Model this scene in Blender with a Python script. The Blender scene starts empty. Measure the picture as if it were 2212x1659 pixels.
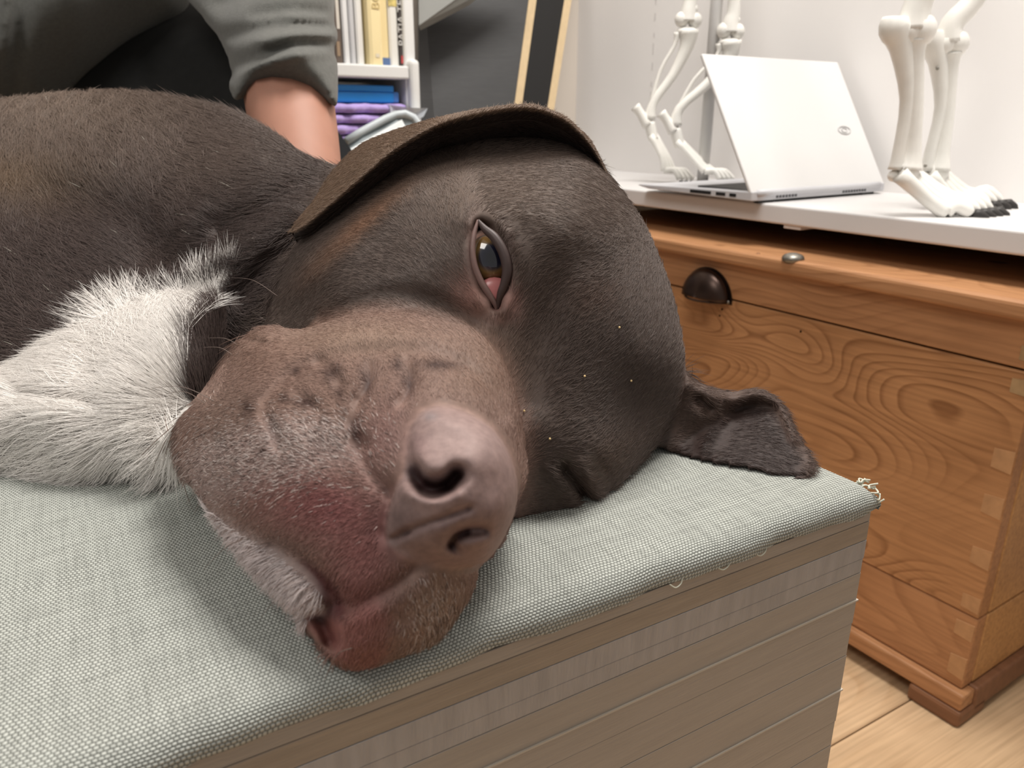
import bpy, bmesh, math, random
import numpy as np
from mathutils import Vector, Matrix

# ------------------------------------------------------------------ camera, world, lights, exposure
SC = bpy.context.scene
COL = SC.collection
FPX, CX, CY = 1650.0, 1106.0, 829.5
TH = math.radians(19.0)
CAM = np.array([0.0, 0.0, 0.685])
RT = np.array([1.0, 0, 0]); UP = np.array([0, math.sin(TH), math.cos(TH)]); FW = np.array([0, math.cos(TH), -math.sin(TH)])
cd = bpy.data.cameras.new('camera'); cam = bpy.data.objects.new('camera', cd); COL.objects.link(cam)
cam.location = CAM; cam.rotation_euler = (math.radians(90) - TH, 0, 0)
cd.sensor_width = 36.0; cd.lens = FPX / 2212 * 36.0
cd.clip_start = 0.01; cd.clip_end = 50
cd.dof.use_dof = True; cd.dof.focus_distance = 0.33; cd.dof.aperture_fstop = 20.0
SC.camera = cam
SC.cycles.max_bounces = 6; SC.cycles.diffuse_bounces = 3; SC.cycles.glossy_bounces = 3; SC.cycles.transmission_bounces = 3

w = bpy.data.worlds.new('room_air'); SC.world = w; w.use_nodes = True
w.node_tree.nodes['Background'].inputs[0].default_value = (1.0, 0.965, 0.92, 1)
w.node_tree.nodes['Background'].inputs[1].default_value = 0.27

def area_light(name, loc, size, power, col, target):
    l = bpy.data.lights.new(name, 'AREA'); l.shape = 'RECTANGLE'; l.size, l.size_y = size; l.energy = power; l.color = col
    o = bpy.data.objects.new(name, l); COL.objects.link(o); o.location = loc
    o.rotation_euler = (Vector(target) - Vector(loc)).to_track_quat('-Z', 'Y').to_euler(); return o
area_light('ceiling_lamp', (0.35, 0.75, 2.35), (0.7, 0.7), 37, (1.0, 0.955, 0.90), (0.3, 0.7, 0))
area_light('ceiling_lamp', (-0.9, -0.5, 2.35), (0.8, 0.8), 15, (1.0, 0.955, 0.90), (-0.7, -0.2, 0))
vs = SC.view_settings
vs.view_transform = 'Standard'; vs.look = 'None'; vs.gamma = 1.0; vs.use_curve_mapping = False
vs.exposure = 0.22

# ------------------------------------------------------------------ helpers
def ray(px, py):
    return (px - CX) / FPX * RT - (py - CY) / FPX * UP + FW
def P(px, py, z):
    return CAM + z * ray(px, py)
def onZ(px, py, Z):
    d = ray(px, py); return CAM + (Z - CAM[2]) / d[2] * d
def PF(px, py, F):
    d = ray(px, py); return CAM + F / d[1] * d
def srgb(r, g, b):
    return tuple(((c / 255) / 12.92 if c / 255 <= 0.04045 else ((c / 255 + 0.055) / 1.055) ** 2.4) for c in (r, g, b))

def nt(m):
    m.use_nodes = True; return m.node_tree, m.node_tree.nodes, m.node_tree.links
def mat(name, rgb, rough=0.6, spec=0.4, noise=0.0, nscale=30.0, bump=0.0, bscale=None, metal=0.0, stretch=(1, 1, 1), sheen=0.0, coat=0.0):
    m = bpy.data.materials.new(name); t, N, L = nt(m); b = N['Principled BSDF']
    c = srgb(*rgb)
    b.inputs['Base Color'].default_value = (*c, 1); b.inputs['Roughness'].default_value = rough
    b.inputs['Specular IOR Level'].default_value = spec; b.inputs['Metallic'].default_value = metal
    b.inputs['Sheen Weight'].default_value = sheen; b.inputs['Coat Weight'].default_value = coat
    if noise or bump:
        tc = N.new('ShaderNodeTexCoord'); mp = N.new('ShaderNodeMapping'); mp.inputs['Scale'].default_value = stretch
        L.new(tc.outputs['Object'], mp.inputs['Vector'])
        n = N.new('ShaderNodeTexNoise'); n.inputs['Scale'].default_value = nscale; n.inputs['Detail'].default_value = 6
        L.new(mp.outputs[0], n.inputs['Vector'])
        if noise:
            r = N.new('ShaderNodeValToRGB')
            r.color_ramp.elements[0].position = 0.3; r.color_ramp.elements[1].position = 0.72
            r.color_ramp.elements[0].color = (*[x * (1 - noise) for x in c], 1); r.color_ramp.elements[1].color = (*[min(1, x * (1 + noise)) for x in c], 1)
            L.new(n.outputs['Fac'], r.inputs[0]); L.new(r.outputs[0], b.inputs['Base Color'])
        if bump:
            src = n
            if bscale:
                src = N.new('ShaderNodeTexNoise'); src.inputs['Scale'].default_value = bscale; src.inputs['Detail'].default_value = 4
                L.new(mp.outputs[0], src.inputs['Vector'])
            bp = N.new('ShaderNodeBump'); bp.inputs['Strength'].default_value = bump; bp.inputs['Distance'].default_value = 0.002
            L.new(src.outputs['Fac'], bp.inputs['Height']); L.new(bp.outputs[0], b.inputs['Normal'])
    return m

def tag(o, label=None, cat=None, group=None, kind=None):
    if label: o['label'] = label
    if cat: o['category'] = cat
    if group: o['group'] = group
    if kind: o['kind'] = kind
    return o
def empty(name, loc, rz=0.0):
    o = bpy.data.objects.new(name, None); COL.objects.link(o); o.location = loc; o.rotation_euler = (0, 0, rz)
    o.empty_display_size = 0.02; return o
def mesh_obj(name, verts, faces, m, parent=None, smooth=False, loc=None):
    me = bpy.data.meshes.new(name); me.from_pydata([tuple(map(float, v)) for v in verts], [], [tuple(map(int, f)) for f in faces]); me.update()
    o = bpy.data.objects.new(name, me); COL.objects.link(o)
    if m: me.materials.append(m)
    if smooth:
        me.polygons.foreach_set('use_smooth', [True] * len(me.polygons))
    if parent: o.parent = parent
    if loc is not None: o.location = loc
    return o
def bm_obj(name, bm, m, parent=None, smooth=False, loc=None):
    bmesh.ops.recalc_face_normals(bm, faces=bm.faces)
    me = bpy.data.meshes.new(name); bm.to_mesh(me); bm.free()
    o = bpy.data.objects.new(name, me); COL.objects.link(o)
    if m: me.materials.append(m)
    if smooth: me.polygons.foreach_set('use_smooth', [True] * len(me.polygons))
    if parent: o.parent = parent
    if loc is not None: o.location = loc
    return o
def box_bm(bm, x0, x1, y0, y1, z0, z1, bevel=0.0, seg=2, mtx=None):
    r = bmesh.ops.create_cube(bm, size=1.0)
    vs_ = r['verts']
    for v in vs_:
        v.co = Vector(((x0 + x1) / 2 + v.co.x * (x1 - x0), (y0 + y1) / 2 + v.co.y * (y1 - y0), (z0 + z1) / 2 + v.co.z * (z1 - z0)))
    if bevel > 0:
        es = list({e for v in vs_ for e in v.link_edges})
        res = bmesh.ops.bevel(bm, geom=es, offset=bevel, segments=seg, affect='EDGES', profile=0.5)
        vs_ = list(set(res['verts']) | {v for v in vs_ if v.is_valid})
    if mtx is not None:
        bmesh.ops.transform(bm, matrix=mtx, verts=[v for v in vs_ if v.is_valid])
    return vs_
def box(name, x0, x1, y0, y1, z0, z1, m, parent=None, bevel=0.0, seg=2, mtx=None, loc=None):
    bm = bmesh.new(); box_bm(bm, x0, x1, y0, y1, z0, z1, bevel, seg, mtx)
    return bm_obj(name, bm, m, parent, False, loc)
def tube_geo(pts, radii, n=12, cap=True, flat=None):
    """loft of rings along a polyline; flat = (vector, factor) squashes rings along a vector"""
    pts = [np.array(p, float) for p in pts]; V = []; F = []
    ref = np.array([0.13, 0.31, 0.94])
    prev = None
    for i, p in enumerate(pts):
        a = pts[max(i - 1, 0)]; b = pts[min(i + 1, len(pts) - 1)]; t = b - a; t /= np.linalg.norm(t) + 1e-12
        if prev is None:
            u = np.cross(t, ref); u /= np.linalg.norm(u)
        else:
            u = prev - t * (prev @ t); u /= np.linalg.norm(u) + 1e-12
        prev = u; v = np.cross(t, u)
        for k in range(n):
            an = 2 * math.pi * k / n; off = (u * math.cos(an) + v * math.sin(an)) * radii[i]
            if flat is not None:
                fv, ff = flat; off = off - fv * (off @ fv) * (1 - ff)
            V.append(p + off)
    for i in range(len(pts) - 1):
        for k in range(n):
            F.append((i * n + k, i * n + (k + 1) % n, (i + 1) * n + (k + 1) % n, (i + 1) * n + k))
    if cap:
        F.append(tuple(range(n - 1, -1, -1))); F.append(tuple((len(pts) - 1) * n + k for k in range(n)))
    return V, F
def crom(pts, n=6, closed=False):
    p = np.array(pts, float); m = len(p); out = []
    rng = range(m) if closed else range(m - 1)
    for i in rng:
        if closed: a, b, c, d = p[(i - 1) % m], p[i], p[(i + 1) % m], p[(i + 2) % m]
        else: a, b, c, d = p[max(i - 1, 0)], p[i], p[i + 1], p[min(i + 2, m - 1)]
        for k in range(n):
            t = k / n
            out.append(0.5 * ((2 * b) + (-a + c) * t + (2 * a - 5 * b + 4 * c - d) * t * t + (-a + 3 * b - 3 * c + d) * t ** 3))
    if not closed: out.append(p[-1])
    return np.array(out)
def geo_join(parts):
    V = []; F = []
    for v, f in parts:
        o = len(V); V += list(v); F += [tuple(i + o for i in q) for q in f]
    return V, F
def ell_geo(c, r, axes=None, nu=14, nv=8):
    c = np.array(c, float); A = np.eye(3) if axes is None else np.array(axes, float); V = []; F = []
    for j in range(nv + 1):
        ph = math.pi * j / nv
        for i in range(nu):
            th = 2 * math.pi * i / nu
            l = np.array([r[0] * math.sin(ph) * math.cos(th), r[1] * math.sin(ph) * math.sin(th), r[2] * math.cos(ph)])
            V.append(c + l @ A)
    for j in range(nv):
        for i in range(nu):
            F.append((j * nu + i, (j + 1) * nu + i, (j + 1) * nu + (i + 1) % nu, j * nu + (i + 1) % nu))
    return V, F
def text_obj(name, body, size, m, parent, loc, rot, ext=0.0003):
    c = bpy.data.curves.new(name, 'FONT'); c.body = body; c.size = size; c.extrude = ext; c.align_x = 'LEFT'; c.align_y = 'CENTER'; c.resolution_u = 3
    tmp = bpy.data.objects.new(name + '_curve', c); COL.objects.link(tmp); bpy.context.view_layer.update()
    me = bpy.data.meshes.new_from_object(tmp.evaluated_get(bpy.context.evaluated_depsgraph_get())); me.name = name
    bpy.data.objects.remove(tmp); me.materials.clear(); me.materials.append(m)
    o = bpy.data.objects.new(name, me); COL.objects.link(o)
    o.parent = parent; o.location = loc; o.rotation_euler = rot
    return o
RND = random.Random(7)

# ------------------------------------------------------------------ materials
def wood_mat(name, light, dark, axis_scale=(1.0, 14.0, 14.0), rings=14.0, dist=1.6, rough=0.45, tilt=(0, 0.05, 0.09), seed=(0, 0, 0), knots=True, contrast=0.5):
    """pine boards: growth rings cut along the board by a tilted trunk axis, plus fine fibres and a few knots"""
    m = bpy.data.materials.new(name); t, N, L = nt(m); b = N['Principled BSDF']
    tc = N.new('ShaderNodeTexCoord'); oi = N.new('ShaderNodeObjectInfo')
    add = N.new('ShaderNodeVectorMath'); add.operation = 'ADD'; add.inputs[1].default_value = seed
    L.new(tc.outputs['Object'], add.inputs[0])
    mp = N.new('ShaderNodeMapping'); mp.inputs['Scale'].default_value = (2.6, 9.0, 9.0); L.new(add.outputs[0], mp.inputs['Vector'])
    nz = N.new('ShaderNodeTexNoise'); nz.inputs['Scale'].default_value = 1.0; nz.inputs['Detail'].default_value = 0.6; nz.inputs['Roughness'].default_value = 0.35; nz.inputs['Distortion'].default_value = 0.3
    L.new(mp.outputs[0], nz.inputs['Vector'])
    sp = N.new('ShaderNodeSeparateXYZ'); L.new(add.outputs[0], sp.inputs[0])
    def mth(op, a_, b_):
        n = N.new('ShaderNodeMath'); n.operation = op
        for i, v in enumerate((a_, b_)):
            if isinstance(v, (int, float)): n.inputs[i].default_value = v
            else: L.new(v, n.inputs[i])
        return n.outputs[0]
    sc1 = mth('ADD', mth('MULTIPLY', mth('ADD', sp.outputs['Y'], sp.outputs['Z']), 3.0), mth('MULTIPLY', nz.outputs['Fac'], dist))
    wv = N.new('ShaderNodeMath'); wv.operation = 'FRACT'; L.new(mth('MULTIPLY', sc1, rings), wv.inputs[0])
    r = N.new('ShaderNodeValToRGB'); e = r.color_ramp.elements
    li, dk = srgb(*light), srgb(*dark)
    mid = tuple(li[i] * (1 - contrast * 0.22) + dk[i] * contrast * 0.22 for i in range(3))
    e[0].position = 0.0; e[0].color = (*li, 1); e[1].position = 0.90; e[1].color = (*[li[i] * (1 - contrast) + dk[i] * contrast for i in range(3)], 1)
    x = e.new(0.60); x.color = (*mid, 1); x = e.new(1.0); x.color = (*li, 1)
    L.new(wv.outputs[0], r.inputs[0])
    # fibres
    mp2 = N.new('ShaderNodeMapping'); mp2.inputs['Scale'].default_value = (6, 190, 190); L.new(add.outputs[0], mp2.inputs['Vector'])
    n2 = N.new('ShaderNodeTexNoise'); n2.inputs['Scale'].default_value = 1.0; n2.inputs['Detail'].default_value = 4; L.new(mp2.outputs[0], n2.inputs['Vector'])
    r2 = N.new('ShaderNodeValToRGB'); r2.color_ramp.elements[0].position = 0.3; r2.color_ramp.elements[0].color = (0.80, 0.77, 0.74, 1); r2.color_ramp.elements[1].position = 0.62; r2.color_ramp.elements[1].color = (1.05, 1.04, 1.02, 1)
    L.new(n2.outputs['Fac'], r2.inputs[0])
    mx = N.new('ShaderNodeMix'); mx.data_type = 'RGBA'; mx.blend_type = 'MULTIPLY'; mx.inputs[0].default_value = 1.0
    L.new(r.outputs[0], mx.inputs[6]); L.new(r2.outputs[0], mx.inputs[7])
    nm_ = N.new('ShaderNodeTexNoise'); nm_.inputs['Scale'].default_value = 4.5; nm_.inputs['Detail'].default_value = 1; L.new(add.outputs[0], nm_.inputs['Vector'])
    rm_ = N.new('ShaderNodeValToRGB'); rm_.color_ramp.elements[0].position = 0.42; rm_.color_ramp.elements[0].color = (0.15, 0.15, 0.15, 1); rm_.color_ramp.elements[1].position = 0.56; L.new(nm_.outputs['Fac'], rm_.inputs[0])
    mr_ = N.new('ShaderNodeMix'); mr_.data_type = 'RGBA'; mr_.inputs[6].default_value = (*mid, 1); L.new(rm_.outputs[0], mr_.inputs[0]); L.new(r.outputs[0], mr_.inputs[7]); L.new(mr_.outputs[2], mx.inputs[6])
    # broad tone
    n3 = N.new('ShaderNodeTexNoise'); n3.inputs['Scale'].default_value = 7.0; n3.inputs['Detail'].default_value = 3; L.new(add.outputs[0], n3.inputs['Vector'])
    r3 = N.new('ShaderNodeValToRGB'); r3.color_ramp.elements[0].position = 0.3; r3.color_ramp.elements[0].color = (0.88, 0.83, 0.78, 1); r3.color_ramp.elements[1].position = 0.7; r3.color_ramp.elements[1].color = (1.08, 1.06, 1.04, 1)
    L.new(n3.outputs['Fac'], r3.inputs[0])
    m3 = N.new('ShaderNodeMix'); m3.data_type = 'RGBA'; m3.blend_type = 'MULTIPLY'; m3.inputs[0].default_value = 1.0
    L.new(mx.outputs[2], m3.inputs[6]); L.new(r3.outputs[0], m3.inputs[7])
    last = m3.outputs[2]
    if knots:
        mp4 = N.new('ShaderNodeMapping'); mp4.inputs['Scale'].default_value = (5.2, 7.5, 7.5); mp4.inputs['Location'].default_value = (0.35, 0.1, 0.27); L.new(add.outputs[0], mp4.inputs['Vector'])
        vo = N.new('ShaderNodeTexVoronoi'); vo.inputs['Scale'].default_value = 1.0; L.new(mp4.outputs[0], vo.inputs['Vector'])
        r4 = N.new('ShaderNodeValToRGB'); r4.color_ramp.elements[0].position = 0.045; r4.color_ramp.elements[0].color = (0.20, 0.11, 0.06, 1); r4.color_ramp.elements[1].position = 0.085; r4.color_ramp.elements[1].color = (1, 1, 1, 1)
        L.new(vo.outputs['Distance'], r4.inputs[0])
        m4 = N.new('ShaderNodeMix'); m4.data_type = 'RGBA'; m4.blend_type = 'MULTIPLY'; m4.inputs[0].default_value = 0.85
        L.new(last, m4.inputs[6]); L.new(r4.outputs[0], m4.inputs[7]); last = m4.outputs[2]
    L.new(last, b.inputs['Base Color'])
    b.inputs['Roughness'].default_value = rough; b.inputs['Specular IOR Level'].default_value = 0.35
    bp = N.new('ShaderNodeBump'); bp.inputs['Strength'].default_value = 0.25; bp.inputs['Distance'].default_value = 0.0006
    L.new(n2.outputs['Fac'], bp.inputs['Height']); L.new(bp.outputs[0], b.inputs['Normal'])
    return m

def weave_mat(name, light, dark, pitch):
    m = bpy.data.materials.new(name); t, N, L = nt(m); b = N['Principled BSDF']
    tc = N.new('ShaderNodeTexCoord'); sx = N.new('ShaderNodeSeparateXYZ')
    nzd = N.new('ShaderNodeTexNoise'); nzd.inputs['Scale'].default_value = 60; nzd.inputs['Detail'].default_value = 1
    L.new(tc.outputs['Object'], nzd.inputs['Vector'])
    vs1 = N.new('ShaderNodeVectorMath'); vs1.operation = 'SCALE'; vs1.inputs['Scale'].default_value = 0.0022; L.new(nzd.outputs['Color'], vs1.inputs[0])
    va = N.new('ShaderNodeVectorMath'); va.operation = 'ADD'; L.new(tc.outputs['Object'], va.inputs[0]); L.new(vs1.outputs[0], va.inputs[1])
    L.new(va.outputs[0], sx.inputs[0])
    def mth(op, a, bb=None):
        n = N.new('ShaderNodeMath'); n.operation = op
        for i, v in enumerate((a, bb)):
            if v is None: continue
            if isinstance(v, (int, float)): n.inputs[i].default_value = v
            else: L.new(v, n.inputs[i])
        return n.outputs[0]
    v = mth('DIVIDE', mth('ADD', sx.outputs['Y'], sx.outputs['Z']), pitch)
    u0 = mth('DIVIDE', sx.outputs['X'], pitch * 1.05)
    u = mth('ADD', u0, mth('MULTIPLY', mth('FLOOR', v), 0.5))
    su = mth('ABSOLUTE', mth('SINE', mth('MULTIPLY', u, math.pi))); sv = mth('ABSOLUTE', mth('SINE', mth('MULTIPLY', v, math.pi)))
    h = mth('MULTIPLY', mth('POWER', su, 0.75), mth('POWER', sv, 0.75))
    # thread tint: streaks along both thread directions
    def streak(sc3, seed):
        mp = N.new('ShaderNodeMapping'); mp.inputs['Scale'].default_value = sc3; mp.inputs['Location'].default_value = (seed, seed, seed); L.new(tc.outputs['Object'], mp.inputs['Vector'])
        n = N.new('ShaderNodeTexNoise'); n.inputs['Scale'].default_value = 1; n.inputs['Detail'].default_value = 3; L.new(mp.outputs[0], n.inputs['Vector']); return n.outputs['Fac']
    s = mth('MULTIPLY', mth('ADD', streak((40, 900, 900), 0.3), streak((800, 50, 50), 5.1)), 0.5)
    r = N.new('ShaderNodeValToRGB'); e = r.color_ramp.elements
    e[0].position = 0.08; e[0].color = (*srgb(*dark), 1); e[1].position = 0.75; e[1].color = (*srgb(*light), 1)
    L.new(h, r.inputs[0])
    r2 = N.new('ShaderNodeValToRGB'); r2.color_ramp.elements[0].position = 0.36; r2.color_ramp.elements[0].color = (0.80, 0.80, 0.79, 1); r2.color_ramp.elements[1].position = 0.55; r2.color_ramp.elements[1].color = (1.05, 1.05, 1.04, 1)
    L.new(s, r2.inputs[0])
    mx = N.new('ShaderNodeMix'); mx.data_type = 'RGBA'; mx.blend_type = 'MULTIPLY'; mx.inputs[0].default_value = 1.0
    L.new(r.outputs[0], mx.inputs[6]); L.new(r2.outputs[0], mx.inputs[7]); L.new(mx.outputs[2], b.inputs['Base Color'])
    b.inputs['Roughness'].default_value = 0.9; b.inputs['Specular IOR Level'].default_value = 0.15
    bp = N.new('ShaderNodeBump'); bp.inputs['Strength'].default_value = 0.8; bp.inputs['Distance'].default_value = 0.0005
    L.new(h, bp.inputs['Height']); L.new(bp.outputs[0], b.inputs['Normal'])
    return m

M_wall = mat('wall_paint', (238, 235, 233), 0.85, 0.2, noise=0.02, nscale=3)
M_wall2 = mat('back_wall_shaded', (214, 204, 193), 0.85, 0.2, noise=0.03, nscale=3)  # beige stands in for the shade on the further wall
M_seamwall = mat('seam_line', (206, 202, 200), 0.9)  # slightly greyer tone of the dotted wall seam
M_white = mat('white_laminate', (218, 216, 215), 0.4, 0.4)
M_shelf = mat('white_shelf_board', (226, 226, 224), 0.45, 0.4)
M_pine = wood_mat('old_pine', (190, 143, 101), (124, 80, 47), rings=15, dist=2.2, seed=(0.31, 0.0, 0.12), contrast=0.68)
M_pine2 = wood_mat('old_pine_lid', (188, 141, 102), (136, 91, 58), rings=14, dist=1.4, seed=(1.7, 0.4, 0.9), contrast=0.5)
M_pine3 = wood_mat('old_pine_side', (200, 156, 106), (160, 112, 66), rings=7, dist=1.6, seed=(3.7, 2.4, 0.2), contrast=0.5, knots=False)
M_plinth = mat('stained_plinth', (132, 92, 66), 0.5, 0.35, noise=0.15, nscale=12, stretch=(1, 8, 8))
M_pale = mat('end_grain', (176, 146, 108), 0.7, 0.2, noise=0.15, nscale=60)
M_floor = wood_mat('floor_pine', (216, 188, 154), (194, 160, 122), rings=6, dist=1.0, rough=0.4, knots=False, contrast=0.5, seed=(0.9, 0.1, 0))
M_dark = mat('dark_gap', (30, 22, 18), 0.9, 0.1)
M_bronze = mat('bronze_cup', (62, 48, 42), 0.32, 0.5, metal=0.75, noise=0.2, nscale=50)
M_steel = mat('dull_steel', (140, 136, 128), 0.4, 0.5, metal=0.8)
M_alu = mat('laptop_aluminium', (218, 217, 216), 0.45, 0.4)
M_alu2 = mat('laptop_grey', (196, 196, 200), 0.4, 0.5)
M_black = mat('black_plastic', (24, 24, 25), 0.5, 0.4)
M_logo = mat('lid_logo', (192, 191, 190), 0.3, 0.5)
M_bone = mat('bone_plastic', (240, 238, 232), 0.5, 0.4, noise=0.03, nscale=60)
M_claw = mat('dark_claw', (52, 49, 47), 0.5, 0.4)
M_pole = mat('grey_pole', (206, 204, 202), 0.35, 0.5)
M_weave = weave_mat('woven_cover', (193, 196, 190), (112, 114, 109), 0.00130)
M_tape = mat('grey_tape', (164, 154, 143), 0.42, 0.45, noise=0.06, nscale=25, stretch=(1, 1, 12), bump=0.15, bscale=90)
M_tape2 = mat('grey_tape_worn', (168, 162, 158), 0.42, 0.45, noise=0.10, nscale=40, stretch=(6, 6, 1), bump=0.3, bscale=160)
M_tapeb = mat('brown_tape', (158, 144, 128), 0.45, 0.4, noise=0.10, nscale=30, stretch=(1, 1, 14), bump=0.2, bscale=90)
M_seam = mat('tape_edge', (190, 180, 166), 0.5, 0.4)

# ------------------------------------------------------------------ room shell
l_ = np.array([-.54, .842, 0]); l_ /= np.linalg.norm(l_); d_ = np.array([l_[1], -l_[0], 0])
CH = np.array([0.534, 0.74, 0.0]); RZ = math.atan2(-l_[1], -l_[0])
CTR = 0.575      # height of the white counter
WP = 0.36        # wall behind the counter, measured from the chest front
fl = box('floor', -3.0, 3.5, -2.0, 4.0, -0.06, -0.012, mat('subfloor', (110, 84, 58), 0.8))
tag(fl, kind='structure')
pl_root = fl
PLK = tuple(onZ(1797, 1609, 0.0))
for i in range(-7, 12):      # planks run parallel to the right edge of the dog's bench
    bm = bmesh.new(); box_bm(bm, -1.6, 2.0, i * 0.145 + 0.0008, (i + 1) * 0.145 - 0.0008, -0.012, 0.0, 0.0012, 1)
    o = bm_obj('floor_plank', bm, M_floor, pl_root); o.location = PLK; o.rotation_euler = (0, 0, math.radians(30))
wl = empty('wall_right', tuple(CH), RZ); tag(wl, kind='structure')
box('wall_panel', -1.36, 2.2, WP, WP + 0.1, 0, 2.5, M_wall, wl)
for k in range(9):
    box('seam_dash', -0.994, -0.991, WP - 0.0006, WP + 0.001, 0.66 + k * 0.032, 0.66 + k * 0.032 + 0.009 + 0.006 * (k % 3), M_seamwall, wl)
wb = empty('wall_back', tuple(CH), RZ); tag(wb, kind='structure')
box('wall_panel', -1.36, -1.26, -1.7, WP, 0, 2.5, M_wall2, wb)
# ------------------------------------------------------------------ pine chest
D = WP - 0.005
LEN = 0.85
ch = empty('pine_chest', tuple(CH), RZ)
tag(ch, 'old waxed pine chest with dovetailed corners and bronze cup pull under the white shelf', 'chest')
HC = CAM[2]
zl, zr, zg, zb2, zp, zf_ = HC - 0.170, HC - 0.191, HC - 0.2435, HC - 0.541, HC - 0.639, HC - 0.662
box('lid', -LEN, 0.012, -0.016, D, zr, zl, M_pine2, ch, 0.006, 3)
box('lid_rim', -LEN + 0.002, 0.0, 0.0, 0.022, zg + 0.0012, zr, M_pine2, ch, 0.002)
box('lid_side_rim', -0.022, 0.001, 0.023, D, zg + 0.0012, zr, M_pine3, ch, 0.002)
box('front_board', -LEN, 0.0, 0.0, 0.022, zb2 + 0.0006, zg - 0.0012, M_pine, ch, 0.002)
box('front_board', -LEN, 0.0, 0.0005, 0.022, zp, zb2 - 0.0006, M_pine2, ch, 0.002)
box('side_board', -0.022, 0.0006, 0.0225, D, zb2 + 0.001, zg - 0.001, M_pine3, ch, 0.002)
box('side_board', -0.022, 0.0006, 0.0225, D, zp, zb2 - 0.001, M_pine3, ch, 0.002)
box('back_board', -LEN, -0.0225, D - 0.018, D, zp, zr, M_pine3, ch)
box('bottom_board', -LEN, -0.0225, 0.0225, D - 0.019, zp, zp + 0.015, M_pine3, ch)
box('plinth', -LEN, 0.008, -0.010, 0.018, zf_, zp - 0.001, M_pine2, ch, 0.003)
box('side_plinth', -0.014, 0.010, 0.0185, D, zf_ - 0.012, zp - 0.001, M_plinth, ch, 0.003)
box('foot', -0.055, 0.010, -0.012, 0.05, 0.0, zf_, M_plinth, ch, 0.005)
box('foot', -LEN + 0.02, -LEN + 0.08, -0.008, 0.05, 0.0, zf_, M_plinth, ch, 0.005)
box('foot', -0.055, 0.010, D - 0.07, D, 0.0, zf_ - 0.0125, M_plinth, ch, 0.005)
M_pin = mat('pin_end_grain', (188, 144, 103), 0.6, 0.3, noise=0.12, nscale=80)
# dovetail pins on the front, near the corner
for zc, hh, ww in ((zg - 0.018, 0.018, 0.020), (zg + 0.018, 0.018, 0.018), (HC - 0.345, 0.026, 0.022), (HC - 0.40, 0.026, 0.022), (HC - 0.465, 0.024, 0.022), (HC - 0.525, 0.02, 0.021), (HC - 0.562, 0.022, 0.022), (HC - 0.612, 0.030, 0.020)):
    V = [(-ww, -0.0007, zc - hh * 0.42), (-0.001, -0.0007, zc - hh * 0.5), (-0.001, -0.0007, zc + hh * 0.5), (-ww, -0.0007, zc + hh * 0.42),
         (-ww, 0.004, zc - hh * 0.42), (-0.001, 0.004, zc - hh * 0.5), (-0.001, 0.004, zc + hh * 0.5), (-ww, 0.004, zc + hh * 0.42)]
    mesh_obj('dovetail_pin', V, [(0, 1, 2, 3), (4, 7, 6, 5), (0, 4, 5, 1), (1, 5, 6, 2), (2, 6, 7, 3), (3, 7, 4, 0)], M_pin if zc < HC - 0.3 else M_pale, ch)
def on_front(px, py, off=0.0):
    d = ray(px, py); n = d_; t = ((CH - CAM) @ n + off) / (d @ n); p = CAM + t * d
    q = p - CH; return np.array([q @ (-l_), q @ d_, p[2]])
# bronze cup pull: half dome, open below, on a thin half-round plate with rivets
c0 = on_front(1529, 626)
V = []; F = []; nu, nv = 22, 8
hw, hh, dp = 0.0445, 0.044, 0.026
for j in range(nv + 1):
    b_ = j / nv
    for i in range(nu + 1):
        a = math.pi * i / nu
        rr = 1 - 0.18 * (1 - math.cos(b_ * math.pi / 2))
        k = math.cos(b_ * math.pi / 2)
        V.append((c0[0] + hw * math.cos(a) * (k * 0.999 + 0.001), -dp * math.sin(b_ * math.pi / 2) - 0.002, c0[2] - 0.012 + hh * math.sin(a) * (k * 0.999 + 0.001) + 0.004 * b_))
for j in range(nv):
    for i in range(nu):
        F.append((j * (nu + 1) + i, j * (nu + 1) + i + 1, (j + 1) * (nu + 1) + i + 1, (j + 1) * (nu + 1) + i))
hd = mesh_obj('cup_handle', V, F, M_bronze, ch, True); hd['label'] = 'bronze cup pull'
sm = hd.modifiers.new('wall', 'SOLIDIFY'); sm.thickness = 0.0022; sm.offset = -1
Vp = [(c0[0], -0.001, c0[2] - 0.014)]
for i in range(nu + 1):
    a = math.pi * i / nu; Vp.append((c0[0] + (hw + 0.004) * math.cos(a), -0.001, c0[2] - 0.014 + (hh + 0.004) * math.sin(a)))
pp = mesh_obj('back_plate', Vp, [tuple(range(len(Vp)))], M_bronze, hd)
sm = pp.modifiers.new('wall', 'SOLIDIFY'); sm.thickness = 0.0018
for sx_ in (-1, 1):
    v, f = ell_geo((c0[0] + sx_ * (hw - 0.001), -0.0035, c0[2] - 0.010), (0.0028, 0.002, 0.0028)); mesh_obj('rivet', v, f, M_steel, hd, True)
v, f = tube_geo([(c0[0] + hw * 0.93 * (1 - 2 * i / 10), -dp * math.sin(math.pi * i / 10) ** 0.7 - 0.002, c0[2] - 0.012) for i in range(11)], [0.0016] * 11, 8)
mesh_obj('rolled_lip', v, f, M_bronze, hd, True)
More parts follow.
